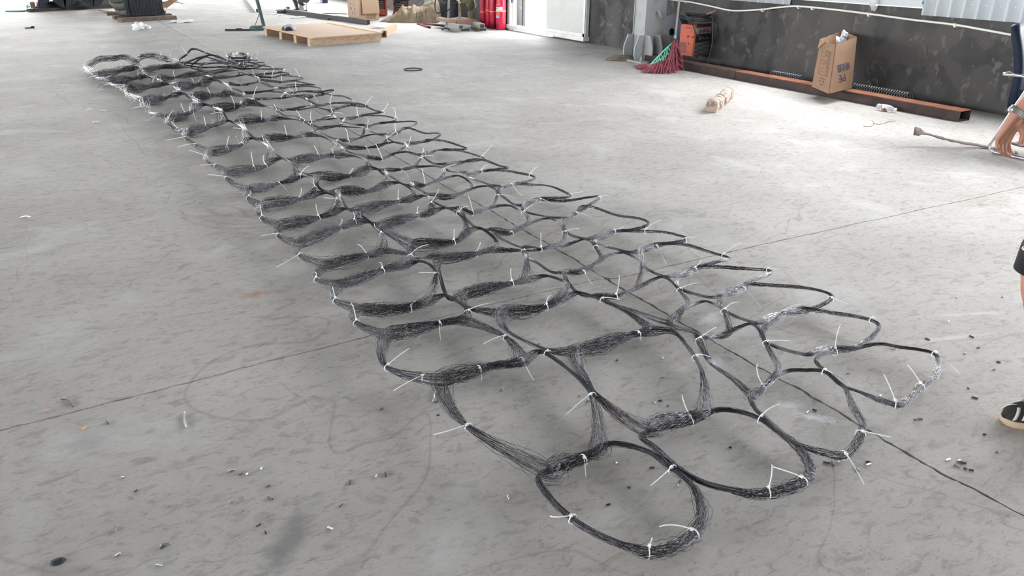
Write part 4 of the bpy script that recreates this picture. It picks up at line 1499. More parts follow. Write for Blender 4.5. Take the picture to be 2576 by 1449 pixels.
# ================================================================== far end of the hall
MAT_PLY = mat('pale_plywood', (0.62, 0.44, 0.31), 0.75, noise=(3, (0.50, 0.34, 0.235), 0.4, 0.7, (1, 10, 1)))
MAT_PINE = mat('fresh_pine', (0.60, 0.43, 0.30), 0.8, noise=(4, (0.42, 0.28, 0.19), 0.4, 0.72, (1.5, 10, 10)))
MAT_GEO = mat('black_navy_plastic_sheet', (0.010, 0.012, 0.024), 0.6, noise=(10, (0.030, 0.036, 0.05), 0.5, 0.8))
MAT_OLIVEB = mat('dusty_black_plastic', (0.045, 0.047, 0.040), 0.7, noise=(8, (0.075, 0.075, 0.065), 0.4, 0.7))

# --- planks under the folded sheets
pal = thing('plank_pallet', g(370, 50), 'grey brown planks stacked loosely under the folded black sheets', 'pallet')
for (a, b, w_, h_, zb) in (((303, 57), (441, 49), 0.26, 0.075, 0.0), ((287, 49), (432, 43), 0.24, 0.07, 0.0), ((272, 39), (420, 36), 0.24, 0.07, 0.0)):
    p, q = Vector(g(*a)), Vector(g(*b))
    off = Vector((0, w_ / 2, 0))
    MB().bar(p + off + Vector((0, 0, zb + h_ / 2)), q + off + Vector((0, 0, zb + h_ / 2)), w_, h_).build('plank', MAT_WOODG, pal)
p, q = Vector(g(250, 31)), Vector(g(292, 35))
MB().tube([p + Vector((0, 0, 0.05)), p.lerp(q, 0.5) + Vector((0, 0, 0.02)), q + Vector((0, 0, 0.03))], [0.015, 0.035, 0.03], 6).build('split_offcut', MAT_WOODOLD, pal)

# --- bale of folded sheets: wavy upright leaves side by side
base = g(366, 47)
bl_, br_ = Vector(g(326, 50)), Vector(g(417, 47))
bale = thing('folded_sheet_bale', (base[0], base[1], 0.0), 'tall bale of folded black plastic sheets standing on planks', 'bale')
NS = 11
dirx = (br_ - bl_)
wid = dirx.length
dirx.normalize()
back = Vector((-dirx.y, dirx.x, 0))
for k in range(NS):
    grid = []
    x0 = wid * k / NS
    wd_ = wid / NS
    for i in range(15):
        z = 0.079 + 1.15 * i / 14
        lean = -0.05 * (i / 14) + 0.05 * (1 - i / 14) ** 3 * (-1 if k < 1 else 0)
        w1 = 0.009 * math.sin(i * 2.1) + 0.002 * math.sin(i * 4.3 + 2 * k)
        row = []
        for (u, v) in ((0.01, 0.008), (0.12, 0.0), (0.99, 0.001), (0.99, 0.75), (0.01, 0.75), (0.01, 0.008)):
            row.append(bl_ + dirx * (x0 + u * wd_ + w1 + lean) + back * (0.04 + v) + Vector((0, 0, z)))
        grid.append(row)
    m = MB().sheet(grid)
    n6 = 6
    m.f.append(tuple(14 * n6 + j for j in range(5)))
    m.s.append(False)
    m.s = [False] * len(m.s)
    m.build('sheet_leaf', MAT_GEO, bale)
# rounded, ribbed flank of the bale on its far-left side
for k in range(8):
    z0, z1 = 0.079 + 0.145 * k, 0.079 + 0.145 * (k + 1)
    grid = []
    for z, bul in ((z0, 0.0), ((z0 * 0.7 + z1 * 0.3), 0.02), ((z0 + z1) / 2, 0.028), ((z0 * 0.3 + z1 * 0.7), 0.02), (z1, 0.0)):
        row = []
        zz = (z - 0.072) / 1.15
        out = 0.40 - 0.28 * (1 - zz) ** 3
        for j in range(9):
            f = j / 8
            row.append(bl_ - dirx * (out * math.sin(f * math.pi * 0.5) + bul - 0.01) + back * (0.06 + 0.75 * f ** 1.5) + Vector((0, 0, max(0.079, z - 0.05 * math.sin(f * 3)))))
        grid.append(row)
    MB().sheet(grid, 0.01).build('flank_fold', MAT_OLIVEB, bale)

# --- expanded dark lattice sheets on a low wooden skid
sk = thing('timber_skid', g(180, 27), 'low dark timber skid carrying the expanded lattice sheets', 'skid')
p, q = Vector(g(72, 31)), Vector(g(288, 20))
MB().bar(p + Vector((0, 0.1, 0.035)), q + Vector((0, 0.1, 0.035)), 0.16, 0.07).build('runner', MAT_RUSTD, sk)
MB().bar(p + Vector((0.12, 0.9, 0.035)), q + Vector((0, 0.9, 0.035)), 0.16, 0.07).build('runner', MAT_RUSTD, sk)
for f in (0.06, 0.52, 0.97):
    a = p.lerp(q, f) + Vector((0, 0.36, 0.135))
    MB().bar(a, a + Vector((0, 0.62, 0)), 0.10, 0.13).build('cross_block', MAT_WOODOLD, sk)
MB().bar(p + Vector((0.22, 0.34, 0.14)), q + Vector((0, 0.34, 0.14)), 0.06, 0.14).build('black_rail', MAT_BLACK, sk)
lat = thing('lattice_sheets', g(180, 24), 'expanded black lattice of curved plastic sheets standing on the timber skid', 'lattice')
Yl = g(180, 26)[1]
outl = [[(95.5, -14), (126, -14), (126, 0), (117, 9), (95.5, 23.5)], [(128, -14), (158.5, -14), (159, 0), (164, 22), (150, 15), (139, 8), (131, 0)],
        [(166, -14), (197, -14), (196.5, 0), (187, 11), (165, 24)], [(203, -14), (232, -14), (232.5, 0), (236, 18.5), (222, 12), (212, 6), (205, 0)],
        [(237, -14), (262, -14), (261, 0), (254, 10), (236.5, 18)]]
for k, ol in enumerate(outl):
    P_ = [Vector(ony(x, y, Yl - 0.05)) for x, y in ol]
    zt = P_[0].z
    cx_ = sum(q.x for q in P_) / len(P_)
    # continue above the frame to a closed leaf
    top = [Vector((P_[1].x - 0.02, P_[1].y, zt + 0.25)), Vector((cx_ + (0.16 if k % 2 else -0.10), P_[0].y, zt + 0.75)), Vector((P_[0].x + 0.02, P_[0].y, zt + 0.25))]
    poly = P_[1:] + [P_[0]] + [top[2], top[1], top[0]]
    m = MB().prism(poly, (0.04 if k % 2 else -0.03, 0.25, 0))
    leaf_ = m.build('lattice_leaf', MAT_GEO, lat)
    for j in range(4):
        f = 0.2 + 0.18 * j
        a, b = P_[0].lerp(P_[1], f), P_[-1].lerp(P_[2], f)
        MB().bar(a + Vector((0, -0.004, 0)), b.lerp(a, 0.1) + Vector((0, -0.004, 0)), 0.006, 0.008, (0, 1, 0)).build('seam', mat('grey_seam', (0.10, 0.11, 0.12), 0.6), leaf_)

# --- green hose and cord, straw broom
hz_ = [g(14, 28, 0.015), g(40, 28, 0.015), g(66, 26, 0.015), g(84, 12, 0.015), g(88, 10, 0.06), g(82, 11, 0.13), g(70, 12, 0.09), g(68, 17, 0.02), g(76, 15, 0.015), g(86, 9, 0.015)]
tag(MB().tube(smooth(hz_), 0.016, 7).build('green_hose', mat('green_hose_rubber', (0.08, 0.30, 0.18), 0.5)), 'green hose looped on the floor by the timber skid', 'hose')
hz_ = [g(404, 5, 0.012), g(425, 5, 0.012), g(448, 5, 0.012), g(459, 7, 0.012), g(458, 9, 0.012)]
tag(MB().tube(smooth(hz_), 0.014, 7).build('garden_cord', mat('green_cord_fibre', (0.10, 0.35, 0.22), 0.6)), 'green cord on the floor behind the black bale', 'cord')
br0 = Vector(g(412, 20, 0.02))
br1 = Vector(ony(446, -3, br0.y))
broom = thing('straw_broom', br0, 'tan straw broom leaning beside the black bale', 'broom')
m = MB()
r = random.Random(5)
for k in range(70):
    e0 = br0 + Vector((r.uniform(-0.05, 0.09), r.uniform(-0.08, 0.08), r.uniform(-0.01, 0.14)))
    e0.z = max(0.008, e0.z)
    e1 = br1 + Vector((r.uniform(-0.03, 0.03), r.uniform(-0.04, 0.04), r.uniform(-0.03, 0.03)))
    m.tube([e0, e0.lerp(e1, 0.5) + Vector((r.uniform(-0.02, 0.02), 0, r.uniform(-0.02, 0.02))), e1], 0.006, 4)
bs = m.build('bristles', mat('straw', (0.38, 0.25, 0.16), 0.9, noise=(12, (0.25, 0.16, 0.10), 0.4, 0.7)), broom)
bs['kind'] = 'stuff'
MB().tube([br1, br1 + (br1 - br0) * 2.2], 0.014, 8).build('handle', MAT_BROWNPOLE, broom)

# --- bits on the floor at the far left
o = Vector(g(355, 75))
blob('plastic_bag', (o.x, o.y, 0.05), 0.13, 0.09, 0.07, 3, MAT_BAG, 'crumpled white plastic bag on the floor before the plank pallet', 'plastic bag', 0.45)
o = Vector(g(458, 57))
blob('plastic_bag', (o.x, o.y, 0.02), 0.17, 0.06, 0.025, 5, MAT_BAG, 'flat white plastic scrap right of the plank pallet', 'plastic bag', 0.5)
o = g(75, 71)
tag(MB().box((o[0] - 0.02, o[1], 0.008), (0.12, 0.05, 0.016), (0, 0, 0.3)).box((o[0] + 0.05, o[1], 0.018), (0.06, 0.05, 0.036), (0, 0, 0.2), 0.008).build('black_scrap', MAT_RUBBER), 'small black rubber scrap on the far left floor', 'scrap')

# --- pale square tube lying beyond the pole
p, q = Vector(g(650, 32)), Vector(g(624, -2))
d_ = (q - p)
sq = thing('pale_square_tube', p, 'pale grey square steel tube lying behind the green pole', 'steel tube')
MB().bar(p + Vector((0, 0, 0.045)), p + d_ * 1.15 + Vector((0, 0, 0.045)), 0.10, 0.09).build('tube_body', mat('pale_grey_steel', (0.52, 0.52, 0.50), 0.6), sq)
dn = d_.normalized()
MB().bar(p - dn * 0.003 + Vector((0, 0, 0.045)), p + dn * 0.004 + Vector((0, 0, 0.045)), 0.08, 0.07).build('hollow_shade_plate', MAT_BLACK, sq)  # black plate on the solid bar paints the shade inside a hollow end

# --- dark green pole with round base
pb = Vector(g(653, 76))
pole = thing('floor_stand', pb, 'leaning dark green pole on a round plate base beside the plywood pallet', 'stand')
MAT_DGREEN = mat('dark_green_enamel', (0.035, 0.085, 0.085), 0.5, noise=(5, (0.06, 0.12, 0.115), 0.4, 0.7))
MB().lathe([(0.17, 0.0), (0.175, 0.012), (0.17, 0.055), (0.13, 0.07), (0.05, 0.075)], (pb.x, pb.y + 0.1, 0), 24).build('base_plate', MAT_DGREEN, pole)
fa, fb = Vector(ony(664, 67, pb.y + 0.12)), Vector(ony(645, -6, pb.y + 0.12))
MB().bar(fa, fa + (fb - fa) * 2.1, 0.055, 0.055, (0, 1, 0)).build('pole', MAT_DGREEN, pole)
MB().tube(smooth([ony(652, 35, pb.y + 0.10), ony(645, 55, pb.y + 0.08), ony(641, 66, pb.y + 0.02), ony(645, 69, pb.y + 0.02), ony(658, 69, pb.y + 0.02)]), 0.006, 6).build('cable', MAT_DGREY, pole)
a_, b_ = Vector(g(571, 77.5)), Vector(g(626, 77.5))
m = MB()
for k in range(9):
    f = k / 8
    c_ = a_.lerp(b_, f)
    m.box(c_ + Vector((0, 0, 0.018)), ((b_ - a_).length / 7, 0.05, 0.03 if k not in (4, 5) else 0.055), (0, 0, math.atan2((b_ - a_).y, (b_ - a_).x)))
tag(m.build('black_rod', MAT_RUBBER), 'long black jointed rod lying left of the green pole base', 'rod')

# --- plywood platform on joists
pw = thing('plywood_platform', g(779, 109), 'pale plywood platform on pine joists lying on the floor', 'platform')
zt = 0.135
c0, c1, c2, c3 = [Vector(g(x, y, zt)) for x, y in ((661, 67), (786, 95), (961, 82), (826, 57))]
MB().prism([c0 - Vector((0, 0, 0.018)), c1 - Vector((0, 0, 0.018)), c2 - Vector((0, 0, 0.018)), c3 - Vector((0, 0, 0.018))], (0, 0, 0.018)).build('plywood_sheet', MAT_PLY, pw)
ed = (c0 - c1)
fr_ = (c2 - c1)
for k, f in enumerate((0.015, 0.27, 0.56, 0.88)):
    s0 = c1 + ed * f - fr_ * 0.03
    s1 = s0 + fr_ * (1.02 if k == 0 else 0.98)
    hj = zt - 0.018
    side_ = ed.normalized() * 0.045
    for (zc, hh) in ((hj * 0.25, hj * 0.49), (hj * 0.75, hj * 0.49)):
        MB().bar(Vector((s0.x, s0.y, zc)) + side_, Vector((s1.x, s1.y, zc)) + side_, 0.085, hh).build('joist', MAT_PINE, pw)
MB().bar(Vector((c2.x, c2.y, zt + 0.012)), Vector((c3.x, c3.y, zt + 0.012)), 0.05, 0.025).build('edge_strip', mat('pale_edge', (0.78, 0.64, 0.50), 0.75), pw)  # strip along one edge, paler than the sheet
# loose pine length beside it
p, q = Vector(g(962, 94)), Vector(g(990, 74))
lm = thing('pine_offcut', p, 'short hollow pine length standing by the plywood platform corner', 'timber')
MB().bar(p + Vector((0.04, 0.02, 0.055)), q + Vector((0.02, 0, 0.055)), 0.10, 0.11).build('pine_body', MAT_PINE, lm)
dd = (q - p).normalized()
MB().bar(p + Vector((0.04, 0.02, 0.055)) - dd * 0.006, p + Vector((0.04, 0.02, 0.055)) + dd * 0.004, 0.055, 0.085).build('dark_end', MAT_RUSTD, lm)  # dark plate imitates shade in the hollow; the length itself is solid
o = Vector(g(960, 72))
blob('plastic_film', (o.x, o.y + 0.15, 0.02), 0.16, 0.10, 0.02, 6, MAT_FILM, 'clear plastic film scrap behind the plywood platform', 'plastic film', 0.3)
o = Vector(g(727, 76, zt))
lump('dirty_rag', mat('grey_white_rag', (0.52, 0.52, 0.56), 0.9, noise=(7, (0.03, 0.03, 0.035), 0.46, 0.54)), ((o.x, o.y, zt + 0.001), 0.11, 0.09, 0.3), 0.075, 6, 'dirty black and white rag lying on the plywood platform', 'rag')

# --- cut-off saw with its long stop rails
sw = thing('cutoff_saw', g(740, 30), 'black cut-off saw bolted to long dark stop rails on the floor', 'saw')
ra, rb = Vector(g(712, 33)), Vector(g(921, 63))
dr = (rb - ra).normalized()
sd_ = dr.cross(Vector((0, 0, 1))).normalized()
MB().bar(ra + Vector((0, 0, 0.05)) - sd_ * 0.06, rb + Vector((0, 0, 0.05)) - sd_ * 0.06, 0.06, 0.085).build('rail', MAT_RUBBER, sw)
MB().bar(ra + dr * 0.3 + Vector((0, 0, 0.015)) + sd_ * 0.06, ra.lerp(rb, 0.62) + Vector((0, 0, 0.015)) + sd_ * 0.06, 0.04, 0.03).build('rail', MAT_RUBBER, sw)
MB().bar(ra + dr * 0.1 + Vector((0, 0, 0.096)) - sd_ * 0.06, ra.lerp(rb, 0.65) + Vector((0, 0, 0.096)) - sd_ * 0.06, 0.05, 0.006).build('rail_top_glare', mat('rail_glare_steel', (0.45, 0.45, 0.44), 0.3, 0.9), sw)  # brighter strip stands in for light reflected off the rail's top
MB().bar(rb - dr * 0.01 + Vector((0, 0, 0.05)) - sd_ * 0.06, rb + dr * 0.006 + Vector((0, 0, 0.05)) - sd_ * 0.06, 0.035, 0.06).build('rail_end', MAT_BLACK, sw)
YS = ra.y - 0.05
def sp_(x, y, dy=0.0):
    return Vector(ony(x, y, YS + dy))
MB().prism([sp_(696, 33), sp_(697, 28), sp_(712, 26), sp_(734, 26), sp_(737, 29), sp_(735, 32), sp_(712, 35)], (0, 0.35, 0)).build('vice_base', MAT_DGREY, sw)
MB().prism([sp_(722, 26), sp_(721, 17.5), sp_(728.5, 18), sp_(729.5, 27)], (0, 0.12, 0)).build('vice_jaw', MAT_DGREY, sw)
MB().prism([sp_(751, 30, 0.2), sp_(753, 13, 0.2), sp_(748, -5, 0.2), sp_(765, -5, 0.2), sp_(763, 16, 0.2), sp_(767, 31, 0.2)], (0, 0.16, 0)).build('cast_arm', mat('grey_casting', (0.34, 0.34, 0.33), 0.5, 0.2), sw)
MB().prism([sp_(733, 26), sp_(743, 23), sp_(745, 20), sp_(741, 8), sp_(735, -4), sp_(745, -6), sp_(749, 10), sp_(753, 26)], (0, 0.10, 0)).build('blade_guard', MAT_BLACK, sw)
mm = Matrix.Translation(sp_(768, -3)) @ Matrix.Rotation(math.radians(90), 4, 'X')
MB().lathe([(0.05, -0.20), (0.085, -0.19), (0.09, 0.06), (0.075, 0.10), (0.03, 0.11)], (0, 0, 0), 18).xf(mm).build('motor', MAT_DGREY, sw)
MB().prism([sp_(750, 2), sp_(769, 12), sp_(762, 15), sp_(752, 9)], (0, 0.12, 0)).build('motor_bracket', MAT_BLACK, sw)
mm = Matrix.Translation(sp_(769.5, 29)) @ Matrix.Rotation(math.radians(90), 4, 'X')
MB().lathe([(0.036, -0.03), (0.038, 0.03)], (0, 0, 0), 14).xf(mm).build('foot_wheel', MAT_RUBBER, sw)
cbl = [sp_(770.5, 5), sp_(770.5, 20), sp_(772, 27), g(778, 33, 0.01), g(800, 33.5, 0.01), g(840, 34, 0.01), g(874, 35, 0.01)]
MB().tube(smooth(cbl), 0.008, 6).build('power_cable', MAT_RUBBER, sw)
o = g(822, 44)
tag(MB().box((o[0], o[1] + 0.05, 0.025), (0.15, 0.07, 0.05), (0, 0, -0.2), 0.004).build('steel_block', MAT_BLACK), 'black steel block behind the saw rail', 'block')
o = g(818, 8)
blk = MB().box((o[0], o[1] + 0.1, 0.11), (0.16, 0.2, 0.22)).box((o[0], o[1] + 0.1, 0.235), (0.26, 0.4, 0.03))
tag(blk.build('machine_foot', MAT_BLUEREEL), 'dark square machine foot on the floor far behind the saw', 'machine foot')
for k, (x, y, a, b) in enumerate(((684, 36.5, 0.11, 0.06), (703, 40, 0.06, 0.05), (757, 44, 0.08, 0.04), (745, 46, 0.10, 0.04))):
    o = Vector(g(x, y))
    blob('paper_scrap', (o.x, o.y, 0.008), a, b, 0.02, 20 + k, MAT_BAG, ['largest white paper scrap on the floor before the saw vice', 'small white scrap just under the saw vice', 'white scrap beside the lower saw rail', 'flat white scrap lying near the middle of the lower saw rail'][k], 'paper scrap', 0.3, 'white scraps beside the saw rails')

# --- carton with an unfolded front flap
CB = [Vector(g(*q)) for q in ((877, 47), (905, 54), (954, 51))]
bx = CB[0] + CB[2] - CB[1]
HT = 0.44
ct = thing('cardboard_carton', CB[1], 'open brown carton with printed symbols beside the tan canvas heap', 'carton')
MAT_CARD2 = mat('pale_cardboard', (0.36, 0.245, 0.165), 0.85, noise=(4, (0.31, 0.21, 0.14), 0.4, 0.7))
def wallp(a, b, name='side_panel', lean=0.02, top=HT):
    n = (b - a).cross(Vector((0, 0, 1))).normalized()
    o_ = MB().prism([a, b, b + Vector((0, 0, top)) + n * 0.0, a + Vector((0, 0, top)) - n * 0.0], -n * 0.008)
    return o_.build(name, MAT_CARD2, ct), n
cl, n1 = wallp(CB[0], CB[1])
cr, n2 = wallp(CB[1], CB[2])
wallp(CB[2], bx)
wallp(bx, CB[0])
MB().prism([CB[0], CB[1], CB[2], bx], (0, 0, 0.006)).build('bottom_panel', MAT_CARDIN, ct)
a, b = CB[1].lerp(CB[2], 0.14), CB[2]
fl = MB().prism([a + Vector((0, 0, HT)) + n2 * 0.006, b + Vector((0, 0, HT)) + n2 * 0.006, b + Vector((0, 0, 0.15)) + n2 * 0.03, a + Vector((0, 0, 0.15)) + n2 * 0.03], n2 * 0.006)
fl.build('front_flap', mat('flap_cardboard', (0.33, 0.225, 0.155), 0.85), ct)
pm = MB()
for k in range(3):
    o = CB[1].lerp(CB[2], 0.42 + 0.17 * k) + n2 * 0.001 + Vector((0, 0, 0.075))
    e_ = (CB[2] - CB[1]).normalized()
    for (u0, v0, u1, v1) in ((-1, -1, 1, -1), (1, -1, 1, 1), (1, 1, -1, 1), (-1, 1, -1, -1), (0, -0.6, 0, 0.6), (-0.6, 0, 0.6, 0)):
        pm.bar(o + e_ * u0 * 0.026 + Vector((0, 0, v0 * 0.032)), o + e_ * u1 * 0.026 + Vector((0, 0, v1 * 0.032)), 0.007, 0.001, n2)
pm.build('printed_symbols', MAT_INK, cr)
pm = MB()
e_ = (CB[1] - CB[0]).normalized()
for (u, z, w_, h_) in ((0.30, 0.32, 0.05, 0.07), (0.55, 0.32, 0.04, 0.07), (0.30, 0.23, 0.10, 0.05), (0.62, 0.23, 0.05, 0.05), (0.42, 0.14, 0.06, 0.05), (0.62, 0.14, 0.04, 0.05)):
    o = CB[0].lerp(CB[1], u) + n1 * 0.001 + Vector((0, 0, z))
    for k in range(3):
        pm.bar(o + e_ * (-w_ / 2) + Vector((0, 0, (k - 1) * h_ / 3)), o + e_ * (w_ / 2) + Vector((0, 0, (k - 1) * h_ / 3)), 0.012, 0.001, n1)
pm.build('printed_marks', MAT_INK, cl)
o = (CB[0] + CB[2]) / 2
m = MB()
r = random.Random(6)
grid = [[o + (CB[2] - CB[1]) * (u - 0.5) * 0.9 + (CB[0] - CB[1]) * (v - 0.5) * 0.9 + Vector((0, 0, HT * 0.93 + 0.05 * math.sin(u * 7 + v * 3))) for u in np.linspace(0, 1, 8)] for v in np.linspace(0, 1, 6)]
tag(m.sheet(grid).build('packing_paper', mat('kraft_paper', (0.42, 0.31, 0.22), 0.9)), 'brown packing paper lying in the open carton by the canvas', 'paper')

# --- two orange-red welding machines behind the canvas, with cables
def far_welder(cx, cy, rz, label, hh):
    t = thing('welding_machine', (cx, cy, 0), label, 'welding machine')
    F_ = frame((cx, cy, 0), rz)
    MAT_RED = MAT_ORANGE
    b = MB().box((0, 0, hh / 2 + 0.03), (0.34, 0.5, hh), bev=0.015).xf(F_).build('housing', MAT_RED, t)
    MB().box((0.0, -0.255, hh * 0.52), (0.30, 0.02, hh * 0.42)).xf(F_).build('front_panel', MAT_BLACK, b)
    MB().box((0.02, -0.262, hh * 0.80), (0.26, 0.02, hh * 0.16)).xf(F_).build('control_panel', MAT_GREYPLATE, b)
    for k in range(3):
        kn = MB().lathe([(0.022, 0), (0.022, 0.02), (0.014, 0.024)], (0, 0, 0), 10)
        kn.xf(F_ @ Matrix.Translation((-0.07 + 0.08 * k, -0.272, hh * 0.80)) @ Matrix.Rotation(math.radians(90), 4, 'X')).build('knob', MAT_BLACK, b)
    for k in range(4):
        MB().box((0, -0.27, hh * (0.36 + 0.09 * k)), (0.26, 0.012, 0.014)).xf(F_).build('vent_slat', MAT_GREYPLATE, b)
    for k in range(3):
        coil(0, -0.22, hh * 0.62 + 0.05 * k, 0.17 - 0.02 * k, 0.10, 1.6, 0.014, 11 + k, 0.05).xf(F_).build('cable', MAT_DGREY if k else MAT_RUBBER, t)
    MB().tube(smooth([(-0.1, -0.28, hh * 0.7), (-0.12, -0.38, hh * 0.35), (-0.20, -0.42, 0.06), (-0.05, -0.42, 0.02)]), 0.014, 6).xf(F_).build('cable', MAT_RUBBER, t)
    for sx in (-1, 1):
        MB().lathe([(0.035, -0.015), (0.035, 0.015)], (0, 0, 0), 12).xf(F_ @ Matrix.Translation((sx * 0.15, 0.18, 0.035)) @ Matrix.Rotation(math.radians(90), 4, 'Y')).build('wheel', MAT_RUBBER, t)
    return t


w1 = Vector(g(975, 43))
far_welder(w1.x + 0.02, w1.y + 0.55, -0.45, 'orange welding machine behind the carton, draped with grey cables', 0.50)
w2 = Vector(g(1052, 48))
far_welder(w2.x - 0.05, w2.y + 0.85, -0.35, 'dark red welding machine half hidden behind the canvas heap', 0.52)

# --- heap of tan canvas: several crumpled lobes of one sheet
MAT_CANVAS = mat('tan_canvas', (0.27, 0.215, 0.15), 0.9, noise=(6, (0.20, 0.155, 0.105), 0.4, 0.7), bump=(9, 0.5))
def canvas_heap():
    N, Mv = 96, 40
    pl, pr = g(953, 56), g(1100, 58)
    ax_ = Vector(pr) - Vector(pl)
    bk = Vector((-ax_.y, ax_.x, 0)).normalized()
    r = np.random.default_rng(31)
    lay = [(r.uniform(0, 1, (n_, 2)) * (1.55, 0.75), r.normal(0, s_, (n_, 2)), c_) for n_, s_, c_ in ((30, 0.30, 0.035), (90, 0.22, 0.014))]
    grid = []
    for i in range(Mv + 1):
        row = []
        s_ = i / Mv
        for j in range(N + 1):
            u = j / N
            prof = float(np.interp(u, [0, 0.04, 0.10, 0.18, 0.26, 0.36, 0.47, 0.53, 0.57, 0.62, 0.72, 0.84, 0.92, 0.97, 1.0], [0.01, 0.05, 0.08, 0.13, 0.20, 0.29, 0.31, 0.30, 0.36, 0.29, 0.33, 0.42, 0.50, 0.44, 0.03]))
            th = math.pi * s_
            up = math.sin(th) ** 0.75
            P0 = np.array([u * 1.5 + 0.04 * math.sin(s_ * 7 + u * 9), s_ * 0.75 + 0.03 * math.sin(u * 15)])
            disp = 0.0
            for pts, tilt, cr_ in lay:
                d2 = ((pts - P0) ** 2).sum(1)
                k = int(np.argmin(d2))
                ds = np.sort(d2)[:2]
                edge = min(1.0, (math.sqrt(ds[1]) - math.sqrt(ds[0])) / 0.035)
                disp += float((P0 - pts[k]) @ tilt[k]) * edge - cr_ * (1 - edge)
            amp = min(1, prof * 5) * min(1, math.sin(th) * 3)
            q = Vector(pl) + ax_ * u + bk * (0.30 - 0.32 * math.cos(th) + 0.03 * math.sin(u * 19) - disp * amp * 0.8 * max(0, math.cos(th)))
            q.z = max(0.003, prof * up + disp * amp * 0.6)
            row.append(q)
        grid.append(row)
    t = MB().sheet(grid)
    return tag(t.build('canvas_tarpaulin', MAT_CANVAS), 'heap of crumpled tan canvas on the floor before the welding machines', 'tarpaulin')


canvas_heap()

# --- bolt cutter with red handles
bc = thing('bolt_cutter', g(1075, 64), 'bolt cutter with red handles lying before the tan canvas', 'bolt cutter')
for (a, b, gblk) in (((1050, 58), (1072, 66), (1082, 69)), ((1062, 59), (1092, 62), (1122, 65))):
    p, q, e = Vector(g(*a, 0.02)), Vector(g(*b, 0.02)), Vector(g(*gblk, 0.02))
    MB().tube([p, q], 0.017, 8).build('handle', mat('red_handle', (0.40, 0.05, 0.06), 0.5), bc)
    MB().tube([q, e], 0.020, 8).build('grip', MAT_RUBBER, bc)
MB().tube([g(1050, 58, 0.02), g(1058, 58.5, 0.02)], 0.03, 6).build('jaw', MAT_DGREY, bc)

# --- drill press on a board and short steel channels
dp = thing('drill_press', g(1170, 66), 'olive green bench drill press on a wooden board beside the red cylinders', 'drill press')
MAT_OLIVE = mat('olive_green_enamel', (0.115, 0.125, 0.055), 0.5, noise=(7, (0.08, 0.085, 0.04), 0.4, 0.7))
YD = 14.45
def dq(x, y, dy=0.0):
    return Vector(ony(x, y, YD + dy))
MB().prism([dq(1128, 57, -0.25), dq(1151, 60, -0.25), dq(1151, 52, -0.25), dq(1136, 47, -0.25), dq(1128, 50, -0.25)], (0, 0.55, 0)).build('board', MAT_WOODOLD, dp)
MB().prism([dq(1150, 59.5, -0.26), dq(1201, 57.5, -0.26), dq(1201, 48.5, -0.26), dq(1186, 47, -0.26), dq(1150, 51.5, -0.26)], (0, 0.5, 0)).build('board', mat('red_brown_board', (0.24, 0.135, 0.105), 0.8), dp)
ba = dq(1157, 46, 0.05)
MB().tube([ba, dq(1157.5, -6, 0.05) + Vector((0, 0, 0.5))], 0.028, 14).build('column', MAT_CHROME, dp)
MB().lathe([(0.09, 0), (0.085, 0.03), (0.05, 0.04)], dq(1157, 48, 0.05), 18).build('column_base', mat('worn_base', (0.28, 0.24, 0.20), 0.7), dp)
MB().lathe([(0.10, 0), (0.10, 0.02), (0.06, 0.03), (0.06, 0.13), (0.055, 0.135)], dq(1185, 48, -0.08), 16).build('table_socket', MAT_OLIVE, dp)
MB().tube([dq(1185, 33, -0.08), dq(1185, 10, -0.08)], 0.018, 10).build('spindle', mat('brass_brown_steel', (0.22, 0.19, 0.10), 0.4, 0.6), dp)
hd = MB()
hd.box(dq(1172, -4, 0.0) + Vector((0, 0, 0.10)), (0.34, 0.20, 0.36), (0, 0, 0), 0.03)
hd.box(dq(1150, -8, 0.05) + Vector((0, 0, 0.14)), (0.36, 0.22, 0.30), (0, 0, 0), 0.03)
hd.lathe([(0.05, -0.10), (0.075, -0.02), (0.09, 0.1), (0.09, 0.2)], dq(1183, 10, -0.05), 16)
hd.build('head', MAT_OLIVE, dp)
MB().tube(smooth([dq(1192, -2, -0.2), dq(1196, 8, -0.22), dq(1198, 14, -0.22), dq(1195, 19, -0.22)]), 0.012, 7).build('feed_lever', mat('grey_lever', (0.32, 0.33, 0.33), 0.5), dp)
# steel channels that carry the board
for k, (a, b, w_, h_, z_) in enumerate((((1132, 63), (1160, 68), 0.10, 0.07, 0.066), ((1130, 66.5), (1170, 75), 0.20, 0.065, 0.0), ((1195, 60), (1213, 66), 0.10, 0.085, 0.061), ((1194, 66), (1214, 74), 0.16, 0.06, 0.0))):
    zz = z_ + h_ / 2
    p, q = Vector(g(a[0], a[1], zz)), Vector(g(b[0], b[1], zz))
    ch_ = thing('steel_channel', (q.x, q.y, z_), ['upper grey steel tube offcut under the drill press, on the bolt cutter side', 'lower grey steel tube offcut under the drill press, on the bolt cutter side', 'grey steel tube offcut under the drill press board, upper one next to the red cylinders', 'grey steel tube offcut on the floor next to the red cylinders'][k], 'steel tube')
    MB().bar(p, q, w_, h_).build('tube_body', mat('grey_green_steel', (0.20, 0.205, 0.185), 0.6), ch_)
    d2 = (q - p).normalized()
    MB().bar(q - d2 * 0.004, q + d2 * 0.004, w_ - 0.03, h_ - 0.02).build('hollow_shade_plate', MAT_BLACK, ch_)  # black plate standing in for the shaded inside of the tube
o = Vector(g(1121, 77))
m = MB().tube(smooth([o + Vector((-0.07, 0.03, 0.012)), o + Vector((-0.03, 0.01, 0.04)), o + Vector((0.02, -0.02, 0.042)), o + Vector((0.07, -0.05, 0.012))]), 0.016, 7)
tag(m.build('clamp_piece', MAT_DGREY), 'small bent dark clamp piece on the floor before the drill press', 'clamp')
